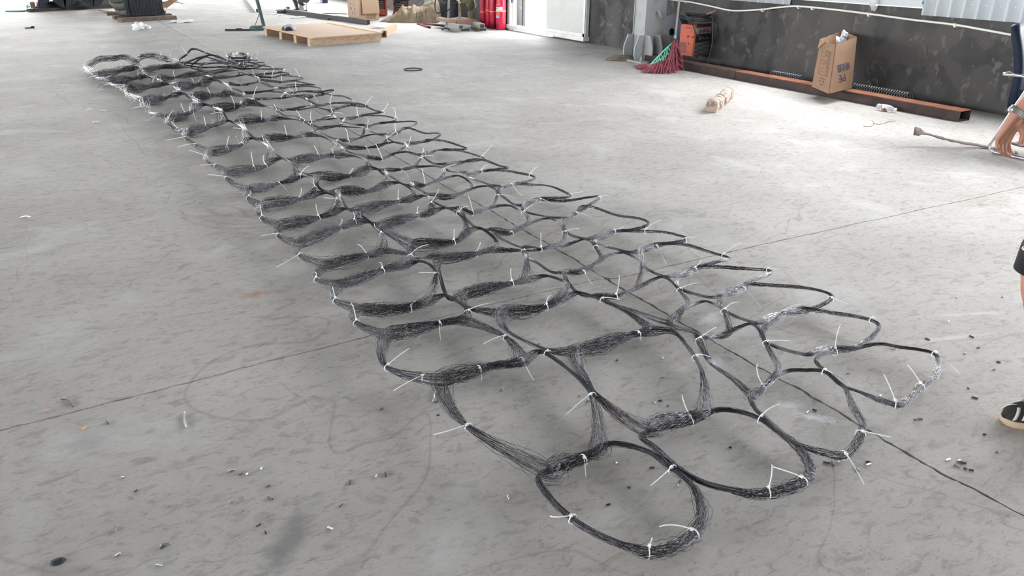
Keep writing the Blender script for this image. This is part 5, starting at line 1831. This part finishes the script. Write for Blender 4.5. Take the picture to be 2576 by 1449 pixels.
# angle iron leaning beside the drill press and hanging cables
tag(MB().bar(g(1127, 58, 0.02), dq(1134, -8, 0.3) + Vector((0, 0, 0.4)), 0.04, 0.04).build('angle_iron', mat('galvanised', (0.50, 0.53, 0.55), 0.35, 0.6)), 'galvanised angle iron leaning between the column and the drill press', 'angle iron')
tag(MB().tube(smooth([dq(1096, -6, 0.9), dq(1094, 15, 0.9), dq(1098, 31, 0.8), dq(1106, 32, 0.75), dq(1120, 24, 0.7), dq(1130, 14, 0.7), dq(1150, 8, 0.6)]), 0.013, 7).build('black_cable', MAT_RUBBER), 'black cable hanging in a loop before the grey column at the back', 'cable')
tag(MB().tube(smooth([dq(1132, 22, 0.5), dq(1122, 32, 0.5), dq(1120, 44, 0.5), dq(1124, 53, 0.4), dq(1128, 55, 0.3)]), 0.010, 7).build('black_cable', MAT_RUBBER), 'thin black cable drooping left of the drill press', 'cable')
# --- dark clutter between drill press and wall
lump('dark_bag_pile', mat('navy_black_sacking', (0.020, 0.023, 0.034), 0.7), ((7.50, 15.45, 0), 0.14, 0.12, 0.2), 0.60, 21, 'dark sack pile behind the drill press', 'sack')

# --- red gas cylinders
MAT_RED = mat('crimson_enamel', (0.50, 0.006, 0.045), 0.28, noise=(6, (0.42, 0.004, 0.035), 0.4, 0.7), spec=0.6)
def cylinder(px, py, r_, label, sticker=False, strap_z=0.30):
    o = Vector(g(px, py))
    o += Vector((CM[2][0], CM[2][1], 0)).normalized() * r_
    t = thing('fire_extinguisher', o, label, 'fire extinguisher', 'red extinguishers standing by the door')
    hh = 0.74
    b = MB().lathe([(r_ * 0.96, 0), (r_, 0.02), (r_, hh - 0.16), (r_ * 0.97, hh - 0.13), (r_ * 0.80, hh - 0.06), (r_ * 0.45, hh - 0.01), (0.03, hh), (0.03, hh + 0.03)], o, 26).build('tank', MAT_RED, t)
    MB().lathe([(r_ + 0.0015, strap_z - 0.008), (r_ + 0.004, strap_z - 0.004), (r_ + 0.004, strap_z + 0.004), (r_ + 0.0015, strap_z + 0.008)], o, 26).build('strap', mat('yellow_strap', (0.75, 0.45, 0.18), 0.6), t)
    MB().lathe([(r_ + 0.001, 0.06), (r_ + 0.002, 0.064), (r_ + 0.001, 0.068)], o, 26).build('weld_seam', MAT_RED, b)
    MB().box(o + Vector((0, 0, hh + 0.07)), (0.05, 0.04, 0.08), (0, 0, 0.3), 0.006).build('valve', MAT_STEEL, t)
    MB().bar(o + Vector((0, 0, hh + 0.11)), o + Vector((-0.10, -0.10, hh + 0.14)), 0.025, 0.012).build('lever', MAT_BLACK, t)
    MB().tube(smooth([o + Vector((0.02, 0.03, hh + 0.06)), o + Vector((r_ * 0.9, r_ * 0.7, hh)), o + Vector((r_ * 0.9, r_ * 0.75, 0.35)), o + Vector((r_ * 0.85, r_ * 0.72, 0.18))]), 0.012, 7).build('hose', MAT_RUBBER, t)
    if sticker:
        va = math.atan2(CAM[1] - o.y, CAM[0] - o.x)      # side that faces the open floor
        def patch(a0, a1, z0, z1, matl, name, lift=0.0012, par=b):
            n = 8
            gr = [[o + Vector(((r_ + lift) * math.cos(va + a0 + (a1 - a0) * j / n), (r_ + lift) * math.sin(va + a0 + (a1 - a0) * j / n), z)) for j in range(n + 1)] for z in (z1, z0)]
            return MB().sheet(gr).build(name, matl, par)
        W_ = mat('sticker_white', (0.78, 0.78, 0.72), 0.5)
        s = patch(-1.55, -0.35, 0.22, 0.46, W_, 'sticker')
        patch(-1.53, -0.37, 0.415, 0.455, MAT_RED, 'sticker_band', 0.002, s)
        patch(-1.53, -0.37, 0.262, 0.335, mat('sticker_red', (0.62, 0.09, 0.07), 0.5), 'sticker_band', 0.002, s)
        patch(-1.53, -0.37, 0.224, 0.258, mat('sticker_blue', (0.20, 0.36, 0.62), 0.5), 'sticker_band', 0.002, s)
        for k in range(3):
            patch(-1.45 + 0.33 * k, -1.25 + 0.33 * k, 0.385, 0.405, MAT_INKBLUE, 'sticker_print', 0.002, s)
        patch(-1.48, -0.42, 0.366, 0.374, mat('sticker_green', (0.35, 0.55, 0.15), 0.5), 'sticker_print', 0.002, s)
        for k in range(2):
            patch(-1.30 + 0.40 * k, -1.18 + 0.40 * k, 0.343, 0.353, MAT_INK, 'sticker_print', 0.002, s)
        patch(-0.28, 0.30, 0.36, 0.42, W_, 'inspection_tag')
    return t


cylinder(1260, 76, 0.097, 'red fire extinguisher with printed sticker, nearest the door post', True, 0.345)
cylinder(1241, 72, 0.075, 'plain red fire extinguisher next to the one with the sticker', False, 0.315)
cylinder(1229, 70, 0.066, 'plain red fire extinguisher, third from the door post', False, 0.33)
cylinder(1215, 69, 0.058, 'plain red fire extinguisher farthest from the door post', False, 0.29)

# ================================================================== small things on the open floor
# black ring
cr_ = Vector(g(1039, 176))
R_ = 0.115
tag(MB().tube([(cr_.x + R_ * math.cos(a), cr_.y + R_ * 1.0 * math.sin(a), 0.008) for a in np.linspace(0, 2 * math.pi, 33)[:-1]], 0.007, 6, closed=True).build('rubber_ring', MAT_RUBBER), 'thin black rubber ring lying alone on the open floor', 'ring')

# steel stubs cut from the wire
STUBS = [(657,1181),(606,1193),(621,1195),(583,1186),(674,1224),(680,1255),(583,1265),(611,1286),(650,1322),(668,1341),(409,1377),(297,1398),(403,1423),(289,1333),(342,1236),(309,1203),(270,1065),
(2049,1033),(2030,1038),(2079,1165),(2095,1169),(2109,1164),(2183,1163),(2184,1170),(2158,1183),(2384,1158),(2412,1160),(2418,1163),(2424,1166),(2408,1173),(2428,1180),(2443,1184),(2135,940),(2214,997),(2304,1055),(2316,1055),
(2427,890),(2248,878),(2333,854),(2444,848),(2452,1002),(2436,978),(2385,810),(2461,876),(2512,912),(2500,931),(2476,1094),(2508,1139),(2406,750),(2522,748),(1660,1009),(1671,1043),(1680,1022),(1837,1127),(1705,1223),(1710,1212),
(1582,1228),(1530,1271),(1454,1281),(1279,1252),(1266,981),(1459,997),(1553,907),(1667,903),(1102,1046),(1098,1013),(1478,1010),(1550,1166),(1646,1015),(1353,868),(960,1030),(880,1215),(1640,1178),(832,1331),(858,1273),(970,1195),(945,1200),(1666,951)]
MAT_STUBD = mat('dark_cut_wire', (0.10, 0.10, 0.105), 0.4, 0.8)
protos = []
for L_ in (0.010, 0.014, 0.020):
    for mt in (MAT_STEEL, MAT_STUBD):
        me = bpy.data.meshes.new('wire_stub')
        m = MB().lathe([(0.0024, -L_ / 2), (0.0027, -L_ / 2 + 0.0005), (0.0027, L_ / 2 - 0.0005), (0.0024, L_ / 2)], (0, 0, 0), 10)
        m.xf(Matrix.Rotation(math.radians(90), 4, 'Y'))
        me.from_pydata(m.v, [], m.f)
        me.materials.append(mt)
        protos.append(me)
r = random.Random(77)
for (x, y) in STUBS:
    q = g(x, y)
    k = r.randrange(len(protos))
    o = bpy.data.objects.new('wire_stub', protos[k])
    col.objects.link(o)
    o.location = (q[0], q[1], 0.0028)
    o.rotation_euler = (0, 0, r.uniform(0, 3.14))
    where = 'on the bare floor left of the net' if x < 1000 else 'on the floor inside the wire rings' if x < 1850 or y < 1000 and x < 2240 else 'between the net and the striped shoe'
    look = ('tiny', 'short', 'longish')[k // 2] + (' bright' if k % 2 == 0 else ' dark')
    tag(o, '%s stub of cut steel wire %s' % (look, where), 'wire stub', 'cut wire stubs scattered on the floor')

for k, (pts, rad, lab) in enumerate((([(465, 1037), (463, 1050), (465, 1064), (470, 1075)], 0.0025, 'bent steel wire piece between the floor joint and the dark smudge'),
                                     ([(153, 1004), (168, 1006), (177, 1014), (184, 1023)], 0.002, 'thin dark bent wire piece beside the orange wood chip'),
                                     ([(405, 1371), (428, 1366)], 0.0035, 'straight bright steel rod piece on the near floor'),
                                     ([(1085, 1010), (1092, 1000), (1094, 975)], 0.0022, 'dark wire end bent upright below the thick messy bundle'))):
    tag(MB().tube(smooth([g(x, y, rad + 0.001) for x, y in pts]), rad, 7).build('wire_piece', MAT_STEEL if k != 1 else MAT_DGREY), lab, 'wire piece')
MAT_CHIP = mat('orange_wood_chip', (0.70, 0.42, 0.28), 0.8)
for (x, y, lab) in ((117, 1034, 'orange wood chip on the left of the floor joint'), (212, 1077, 'orange wood chip just below the floor joint')):
    q = g(x, y)
    a = r.uniform(0, 1)
    pl = [Vector((q[0], q[1], 0.001)) + Matrix.Rotation(a, 3, 'Z') @ Vector(v) for v in ((-0.009, -0.004, 0), (0.006, -0.006, 0), (0.009, 0.003, 0), (0.001, 0.006, 0), (-0.008, 0.005, 0))]
    tag(MB().prism(pl, (0, 0, 0.003)).build('wood_chip', MAT_CHIP), lab, 'wood chip')
q = g(146, 1415)
m = MB()
bm = bmesh.new()
bmesh.ops.create_icosphere(bm, subdivisions=2, radius=1)
rr = random.Random(2)
vv = [(q[0] + v.co.x * 0.020 * rr.uniform(0.85, 1.1), q[1] + v.co.y * 0.013 * rr.uniform(0.85, 1.1), max(0.001, 0.004 + v.co.z * 0.009 * rr.uniform(0.8, 1.1))) for v in bm.verts]
bm.verts.index_update()
m.add(vv, [tuple(v.index for v in f.verts) for f in bm.faces])
bm.free()
tag(m.build('black_stone', mat('black_stone_chip', (0.028, 0.034, 0.042), 0.6)), 'small black stone chip on the near left floor', 'stone')
# white tie offcuts by the far left edge of the net
for (x, y, lab) in ((255, 228, 'white nylon offcut close to the far left rings'), (225, 277, 'longer white nylon offcut out on the left floor'), (262, 280, 'tiny white nylon offcut on the left floor'), (240, 309, 'curled white plastic scrap on the left floor'), (62, 549, 'thin white plastic sliver on the left floor')):
    q = Vector(g(x, y))
    d_ = Vector((0.05, -0.02, 0))
    tag(MB().sheet([[q - d_ * 0.5 + Vector((0, 0, 0.004)), q + Vector((0, 0, 0.010)), q + d_ * 0.5 + Vector((0, 0, 0.004))], [q - d_ * 0.5 + Vector((0.008, 0.02, 0.004)), q + Vector((0.008, 0.02, 0.010)), q + d_ * 0.5 + Vector((0.008, 0.02, 0.004))]], 0.0015).build('plastic_offcut', MAT_PVC), lab, 'plastic offcut')

# ================================================================== the person at the right edge
def rp(x, y, rng_):
    d = ray(x, y)
    return Vector(CAM + d * (rng_ / math.hypot(d[0], d[1])))


MAT_SKIN = mat('skin', (0.46, 0.235, 0.165), 0.55, noise=(9, (0.40, 0.19, 0.135), 0.4, 0.7), Subsurface_Weight=0.08)
MAT_SHORTS = mat('black_sports_fabric', (0.010, 0.010, 0.013), 0.75)
MAT_SHIRT = mat('dark_grey_jersey', (0.055, 0.058, 0.065), 0.85)
MAT_HAIR = mat('black_hair', (0.012, 0.010, 0.010), 0.5)
MAT_SUEDE = mat('black_suede', (0.014, 0.014, 0.016), 0.8)
MAT_GUM = mat('beige_rubber_sole', (0.52, 0.41, 0.29), 0.7)
MAT_STRIPE = mat('off_white_leather', (0.70, 0.69, 0.66), 0.6)
MAT_LOGO = mat('white_print', (0.80, 0.80, 0.82), 0.6)

FACE = Vector((-1.0, -0.12, 0)).normalized()      # where the person faces
RIGHT = Vector((FACE.y, -FACE.x, 0))              # the person's right hand side
hipc = Vector((2.845, 0.93, 0.93))
person = thing('person', (2.85, 0.93, 0), 'person in black shorts and black striped shoes, standing beside the net with a wristwatch', 'person')
ankR = Vector((2.668, 0.992, 0.085))
kneeR = Vector((2.577, 1.108, 0.50))
hipR = hipc + RIGHT * 0.095 + Vector((0, 0, -0.02))
hipL = hipc - RIGHT * 0.095 + Vector((0, 0, -0.02))
kneeL = Vector((2.80, 0.80, 0.50))
ankL = Vector((2.86, 0.74, 0.085))
chest = hipc + Vector((0, 0, 0.36)) + FACE * 0.02
neck = hipc + Vector((0, 0, 0.58)) + FACE * 0.01
shR = chest + RIGHT * 0.185 + Vector((0, 0, 0.15))
shL = chest - RIGHT * 0.185 + Vector((0, 0, 0.15))
wrR = rp(2560, 292, 2.95)
elR = shR.lerp(wrR, 0.53) + Vector((0.045, 0.015, 0.0))
wrL = hipc - RIGHT * 0.30 + FACE * 0.08 + Vector((0, 0, 0.0))
elL = shL.lerp(wrL, 0.52) - FACE * 0.04
b = MB()
def limb(pts, rad, n=12):
    pts = [Vector(q) for q in pts]
    P, R_ = [], []
    for i in range(len(pts) - 1):
        for k in range(5):
            P.append(pts[i].lerp(pts[i + 1], k / 5))
            R_.append(rad[i] + (rad[i + 1] - rad[i]) * k / 5)
    P.append(pts[-1])
    R_.append(rad[-1])
    b.tube(P, R_, n)
def ball(c, rx, ry, rz, ax=None, n=14):
    M_ = Matrix.Translation(c)
    if ax is not None:
        M_ = M_ @ Matrix.Rotation(math.atan2(ax.y, ax.x), 4, 'Z')
    vv, prof = [], []
    for i in range(n + 1):
        th = math.pi * i / n
        prof.append((max(1e-4, math.sin(th)), -math.cos(th)))
    b.lathe(prof, (0, 0, 0), n, M_ @ Matrix.Diagonal((rx, ry, rz, 1)))
# legs with calf swelling
for hp, kn, an, foot_dir in ((hipR, kneeR, ankR, Vector((-0.85, 0.50, 0))), (hipL, kneeL, ankL, Vector((-0.97, -0.2, 0)))):
    calf = kn.lerp(an, 0.30) - FACE * 0.006
    limb([hp, hp.lerp(kn, 0.45), kn, calf, kn.lerp(an, 0.70), an], [0.088, 0.076, 0.057, 0.056, 0.038, 0.036])
    heel = an - foot_dir * 0.035
    limb([an, an + foot_dir * 0.04 - Vector((0, 0, 0.035)), an + foot_dir * 0.10 - Vector((0, 0, 0.055))], [0.036, 0.032, 0.020], 10)
    limb([an, heel - Vector((0, 0, 0.05))], [0.036, 0.032], 10)
# trunk
ball(hipc + Vector((0, 0, 0.02)), 0.125, 0.165, 0.14, FACE)
ball(hipc + Vector((0, 0, 0.20)) + FACE * 0.01, 0.110, 0.150, 0.17, FACE)
ball(chest + Vector((0, 0, 0.04)), 0.120, 0.170, 0.17, FACE)
limb([shR, shL], [0.060, 0.060])
limb([chest + Vector((0, 0, 0.14)), neck, neck + Vector((0, 0, 0.09)) + FACE * 0.015], [0.075, 0.056, 0.052])
head = neck + Vector((0, 0, 0.165)) + FACE * 0.03
ball(head, 0.096, 0.076, 0.118, FACE)
ball(head + FACE * 0.022 - Vector((0, 0, 0.055)), 0.066, 0.056, 0.060, FACE)
limb([head + FACE * 0.088 + Vector((0, 0, 0.012)), head + FACE * 0.112 - Vector((0, 0, 0.022))], [0.010, 0.015], 8)
for s_ in (-1, 1):
    ball(head + RIGHT * s_ * 0.078 - FACE * 0.005 - Vector((0, 0, 0.008)), 0.018, 0.009, 0.030, FACE, 8)
# arms
for sh, el, wr in ((shR, elR, wrR), (shL, elL, wrL)):
    limb([sh, sh.lerp(el, 0.5), el, el.lerp(wr, 0.35), wr], [0.054, 0.047, 0.039, 0.041, 0.028])
# right hand: metacarpals fanning from the wrist, four fingers and thumb, relaxed curl
rg = 2.95
for (k, m_, t_, ra, dz) in (((2509, 349), (2508, 371), (2518, 384), 0.0066, -0.022), ((2517, 356), (2517, 381), (2530, 391), 0.0074, -0.008), ((2526, 359), (2528, 386), (2541, 393), 0.0078, 0.008), ((2535, 357), (2540, 380), (2550, 386), 0.0074, 0.024)):
    P_ = [rp(*k, rg + dz), rp(*m_, rg + dz), rp(*t_, rg + dz + 0.026)]
    w0 = wrR + (P_[0] - rp(2526, 355, rg)) * 0.35
    b.tube([w0, w0.lerp(P_[0], 0.5), P_[0]], [0.017, 0.0135, 0.0100], 8)
    b.tube([P_[0], P_[0].lerp(P_[1], 0.5), P_[1], P_[1].lerp(P_[2], 0.6), P_[2]], [ra * 1.2, ra, ra * 1.05, ra * 0.9, ra * 0.75], 8)
b.tube([rp(2560, 306, rg), rp(2570, 320, rg + 0.01), rp(2574, 340, rg + 0.012), rp(2566, 364, rg + 0.012)], [0.017, 0.0115, 0.0095, 0.0075], 8)
# left hand, out of the frame
pl_ = wrL + Vector((0, 0, -0.07)) + FACE * 0.01
b.tube([wrL, pl_], [0.026, 0.034], 10)
for k in range(4):
    s_ = pl_ + FACE * (0.026 - 0.018 * k) - Vector((0, 0, 0.01))
    ln = (0.055, 0.06, 0.056, 0.045)[k]
    b.tube([s_, s_ - Vector((0, 0, ln * 0.6)), s_ - Vector((0, 0, ln)) + RIGHT * 0.02], [0.009, 0.0085, 0.007], 8)
b.tube([wrL - Vector((0, 0, 0.02)) + FACE * 0.02, wrL - Vector((0, 0, 0.06)) + FACE * 0.045, wrL - Vector((0, 0, 0.095)) + FACE * 0.045], [0.013, 0.011, 0.008], 8)
body = b.build('body', MAT_SKIN, person)
rm = body.modifiers.new('fuse', 'REMESH')
rm.mode = 'VOXEL'
rm.voxel_size = 0.0036
rm.use_smooth_shade = True
sm = body.modifiers.new('soften', 'SMOOTH')
sm.factor = 0.5
sm.iterations = 3

# face
def small(pts_, r0, name, matl):
    MB().tube(pts_, r0, 8).build(name, matl, person)
for s_ in (-1, 1):
    e = head + FACE * 0.083 + RIGHT * s_ * 0.031 + Vector((0, 0, 0.012))
    ey = MB().lathe([(0.0005, -0.011), (0.008, -0.008), (0.011, 0), (0.008, 0.008), (0.0005, 0.011)], e, 10).build('eye', MAT_STRIPE, person)
    MB().lathe([(0.0005, -0.004), (0.005, 0), (0.0005, 0.004)], e + FACE * 0.0095, 8).build('iris', MAT_HAIR, ey)
    small([e + Vector((0, 0, 0.018)) + RIGHT * 0.016, e + Vector((0, 0, 0.022)) + FACE * 0.004, e + Vector((0, 0, 0.018)) - RIGHT * 0.016], [0.002, 0.0035, 0.002], 'eyebrow', MAT_HAIR)
mo = head + FACE * 0.090 - Vector((0, 0, 0.058))
small([mo + RIGHT * 0.022 - FACE * 0.006, mo + FACE * 0.001, mo - RIGHT * 0.022 - FACE * 0.006], [0.003, 0.006, 0.003], 'mouth', mat('lips', (0.40, 0.14, 0.12), 0.5))
hg = []
for i in range(9):
    th = math.pi * 0.56 * i / 8
    row = []
    for j in range(25):
        a = 2 * math.pi * j / 24
        lim = 1.0 if math.cos(a) < 0.2 else 0.72
        t_ = th * lim
        row.append(head - FACE * 0.004 + FACE * (0.103 * math.sin(t_) * math.cos(a)) + RIGHT * (0.083 * math.sin(t_) * math.sin(a)) + Vector((0, 0, 0.128 * math.cos(t_))))
    hg.append(row)
MB().sheet(hg).build('hair', MAT_HAIR, person)

# clothing: shells a little wider than the body
def shell(name, rings_, matl, n=44):
    gr = []
    for (c, rx, ry, ax) in rings_:
        sd_ = Vector((-ax.y, ax.x, 0))
        gr.append([Vector(c) + ax * (rx * math.cos(2 * math.pi * k / n)) + sd_ * (ry * math.sin(2 * math.pi * k / n)) for k in range(n + 1)])
    return MB().sheet(gr).build(name, matl, person)
hemR = Vector((2.622, 1.088, 0.515))
hemL = Vector((2.80, 0.80, 0.515))
so = None
for hp, hem, kn in ((hipR, hemR, kneeR), (hipL, hemL, kneeL)):
    mid = hp.lerp(hem, 0.5) + Vector((-0.03, 0.02, 0)) * (1 if hem is hemR else 0)
    o_ = shell('shorts_leg', [(hp + Vector((0, 0, 0.10)), 0.125, 0.11, FACE), (hp, 0.128, 0.115, FACE), (mid, 0.126, 0.120, FACE), (hem + Vector((0, 0, 0.08)), 0.112, 0.112, FACE), (hem, 0.112, 0.116, FACE), (hem + Vector((0, 0, 0.004)), 0.106, 0.110, FACE), (hem + Vector((0, 0, 0.10)), 0.100, 0.104, FACE)], MAT_SHORTS)
    so = so or o_
shell('shorts_waist', [(hipc + Vector((0, 0, -0.06)), 0.145, 0.195, FACE), (hipc + Vector((0, 0, 0.05)), 0.142, 0.188, FACE), (hipc + Vector((0, 0, 0.12)), 0.128, 0.172, FACE)], MAT_SHORTS)
shell('shirt', [(hipc + Vector((0, 0, 0.00)), 0.158, 0.205, FACE), (hipc + Vector((0, 0, 0.2)), 0.135, 0.178, FACE), (chest, 0.140, 0.192, FACE), (chest + Vector((0, 0, 0.12)), 0.128, 0.198, FACE), (chest + Vector((0, 0, 0.19)), 0.10, 0.15, FACE), (neck + Vector((0, 0, 0.005)), 0.068, 0.070, FACE)], MAT_SHIRT)
for sh, el in ((shR, elR), (shL, elL)):
    d_ = (el - sh)
    MB().tube([sh + (neck - sh) * 0.55, sh + (neck - sh) * 0.25, sh + d_ * 0.06, sh + d_ * 0.3, sh + d_ * 0.75], [0.060, 0.074, 0.080, 0.074, 0.070], 18, caps=False).build('sleeve', MAT_SHIRT, person)
# printed mark on the right leg of the shorts: three slanted bars over the word, wrapped round the leg
_mid = hipR.lerp(hemR, 0.5) + Vector((-0.03, 0.02, 0))
def leg_pt(a_, z_, lift=0.0):
    top_, bot_ = _mid, hemR + Vector((0, 0, 0.08))
    f = max(0.0, min(1.0, (top_.z - z_) / (top_.z - bot_.z)))
    if z_ < bot_.z:
        ax_, r_ = hemR.lerp(bot_, max(0, (z_ - hemR.z) / 0.08)), 0.1155
    else:
        ax_, r_ = top_.lerp(bot_, f), 0.1285 - 0.013 * f
    return Vector((ax_.x + (r_ + lift) * math.cos(a_), ax_.y + (r_ + lift) * math.sin(a_), z_))
A0_ = math.atan2(CAM[1] - hemR.y, CAM[0] - hemR.x)
zt_ = 0.604
lg = MB()
for (u0, hgt) in ((0.0, 0.016), (0.024, 0.034), (0.048, 0.052)):
    a_s = A0_ - math.radians(68) + u0 / 0.117
    gr = [[leg_pt(a_s + (w_ + 0.010 * f) / 0.117 - (0.014 * (1 - f) if False else 0), zt_ + 0.022 + hgt * f * (1 if w_ < 0.01 else 1.0), 0.002) for w_ in (0.0, 0.006, 0.012, 0.018)] for f in (1.0, 0.66, 0.33, 0.0)]
    lg.sheet(gr, 0.0008)
lg.build('printed_bars', MAT_LOGO, so)
me = text_mesh('adidas', 0.042)
for v in me.vertices:
    v.co = leg_pt(A0_ - math.radians(68) + (v.co.x + 0.060) / 0.117, zt_ + v.co.y, 0.0015 + v.co.z)
me.materials.clear()
link('lettering', me, MAT_LOGO, so)

# wristwatch
wd_ = (wrR - elR).normalized()
wc = wrR - wd_ * 0.006
s1 = wd_.orthogonal().normalized()
s2 = wd_.cross(s1)
watch = MB()
for k in range(30):
    a = 2 * math.pi * k / 30
    d_ = s1 * math.cos(a) + s2 * math.sin(a)
    tg = -s1 * math.sin(a) + s2 * math.cos(a)
    watch.bar(wc + d_ * 0.0325 - tg * 0.0031, wc + d_ * 0.0325 + tg * 0.0031, 0.018, 0.003, d_)
ws = watch.build('watch_bracelet', MAT_STEEL, person)
tc_ = (Vector(CAM) - wc).normalized()
side_ = (Vector((-0.8, 0.6, 0)) - wd_ * Vector((-0.8, 0.6, 0)).dot(wd_)).normalized()
mm = Matrix.Translation(wc + side_ * 0.033) @ side_.to_track_quat('Z', 'Y').to_matrix().to_4x4()
MB().lathe([(0.012, -0.004), (0.013, 0.0), (0.0125, 0.003), (0.011, 0.004)], (0, 0, 0), 20).xf(mm).build('watch_case', MAT_CHROME, ws)

# shoes
def shoe(toe, d, first):
    d = d.normalized()
    s_ = Vector((-d.y, d.x, 0))
    prof = [(-0.005, 0.003, 0.027), (0.0, 0.018, 0.036), (0.015, 0.034, 0.050), (0.045, 0.043, 0.068), (0.085, 0.045, 0.090), (0.13, 0.044, 0.112), (0.19, 0.042, 0.122), (0.25, 0.040, 0.122), (0.275, 0.030, 0.112)]
    up = []
    for (x, hw, h_) in prof:
        c = Vector((toe.x, toe.y, 0)) - d * (x + 0.006)
        up.append([c + s_ * (hw * math.cos(a)) + Vector((0, 0, 0.024 + (h_ - 0.022) * max(0, math.sin(a)) ** 0.8)) for a in np.linspace(0, math.pi, 11)])
    so_ = MB().sheet(up)
    so_.f.append(tuple(range(11)))
    so_.f.append(tuple(range(8 * 11, 9 * 11)))
    so_.s += [False, False]
    u_ = so_.build('shoe_upper', MAT_SUEDE, person)
    out = [Vector((toe.x, toe.y, 0)) - d * x + s_ * y for x, y in [(0.0, 0.0), (0.004, 0.022), (0.03, 0.041), (0.09, 0.048), (0.16, 0.044), (0.24, 0.041), (0.285, 0.026), (0.292, 0), (0.285, -0.026), (0.24, -0.041), (0.16, -0.044), (0.09, -0.048), (0.03, -0.041), (0.004, -0.022), (0.0, 0.0)]]
    out = smooth(out, 4)[:-1]
    cen_ = Vector((toe.x, toe.y, 0)) - d * 0.145
    rows_ = [[cen_ + (q - cen_) * k_ + Vector((0, 0, z_)) for q in out + out[:1]] for k_, z_ in ((0.2, 0.001), (0.95, 0.001), (1.0, 0.008), (1.0, 0.022), (0.97, 0.027), (0.2, 0.027))]
    MB().sheet(rows_).build('shoe_sole', MAT_GUM, person)
    for k in range(3):
        x = 0.014 + 0.025 * k
        for sg in (1, -1):
            pts = []
            for f in np.linspace(0.12, 0.85, 6):
                i = np.interp(x + f * 0.03, [q[0] for q in prof], range(len(prof)))
                hw = np.interp(x + f * 0.03, [q[0] for q in prof], [q[1] for q in prof])
                h_ = np.interp(x + f * 0.03, [q[0] for q in prof], [q[2] for q in prof])
                a = f * math.pi / 2
                pts.append(Vector((toe.x, toe.y, 0)) - d * (x + f * 0.03) + s_ * sg * (hw + 0.001) * math.cos(a) + Vector((0, 0, 0.025 + (h_ - 0.021) * math.sin(a) ** 0.8)))
            gr = [[q - d * 0.006 for q in pts], [q + d * 0.006 for q in pts]]
            MB().sheet(gr if sg > 0 else gr[::-1], 0.0015).build('stripe', MAT_STRIPE, u_)


shoe(Vector(g(2516, 1064)), Vector((-0.85, 0.50, 0)), True)
shoe(ankL + Vector((-0.97, -0.2, 0)).normalized() * 0.19, Vector((-0.97, -0.2, 0)), False)
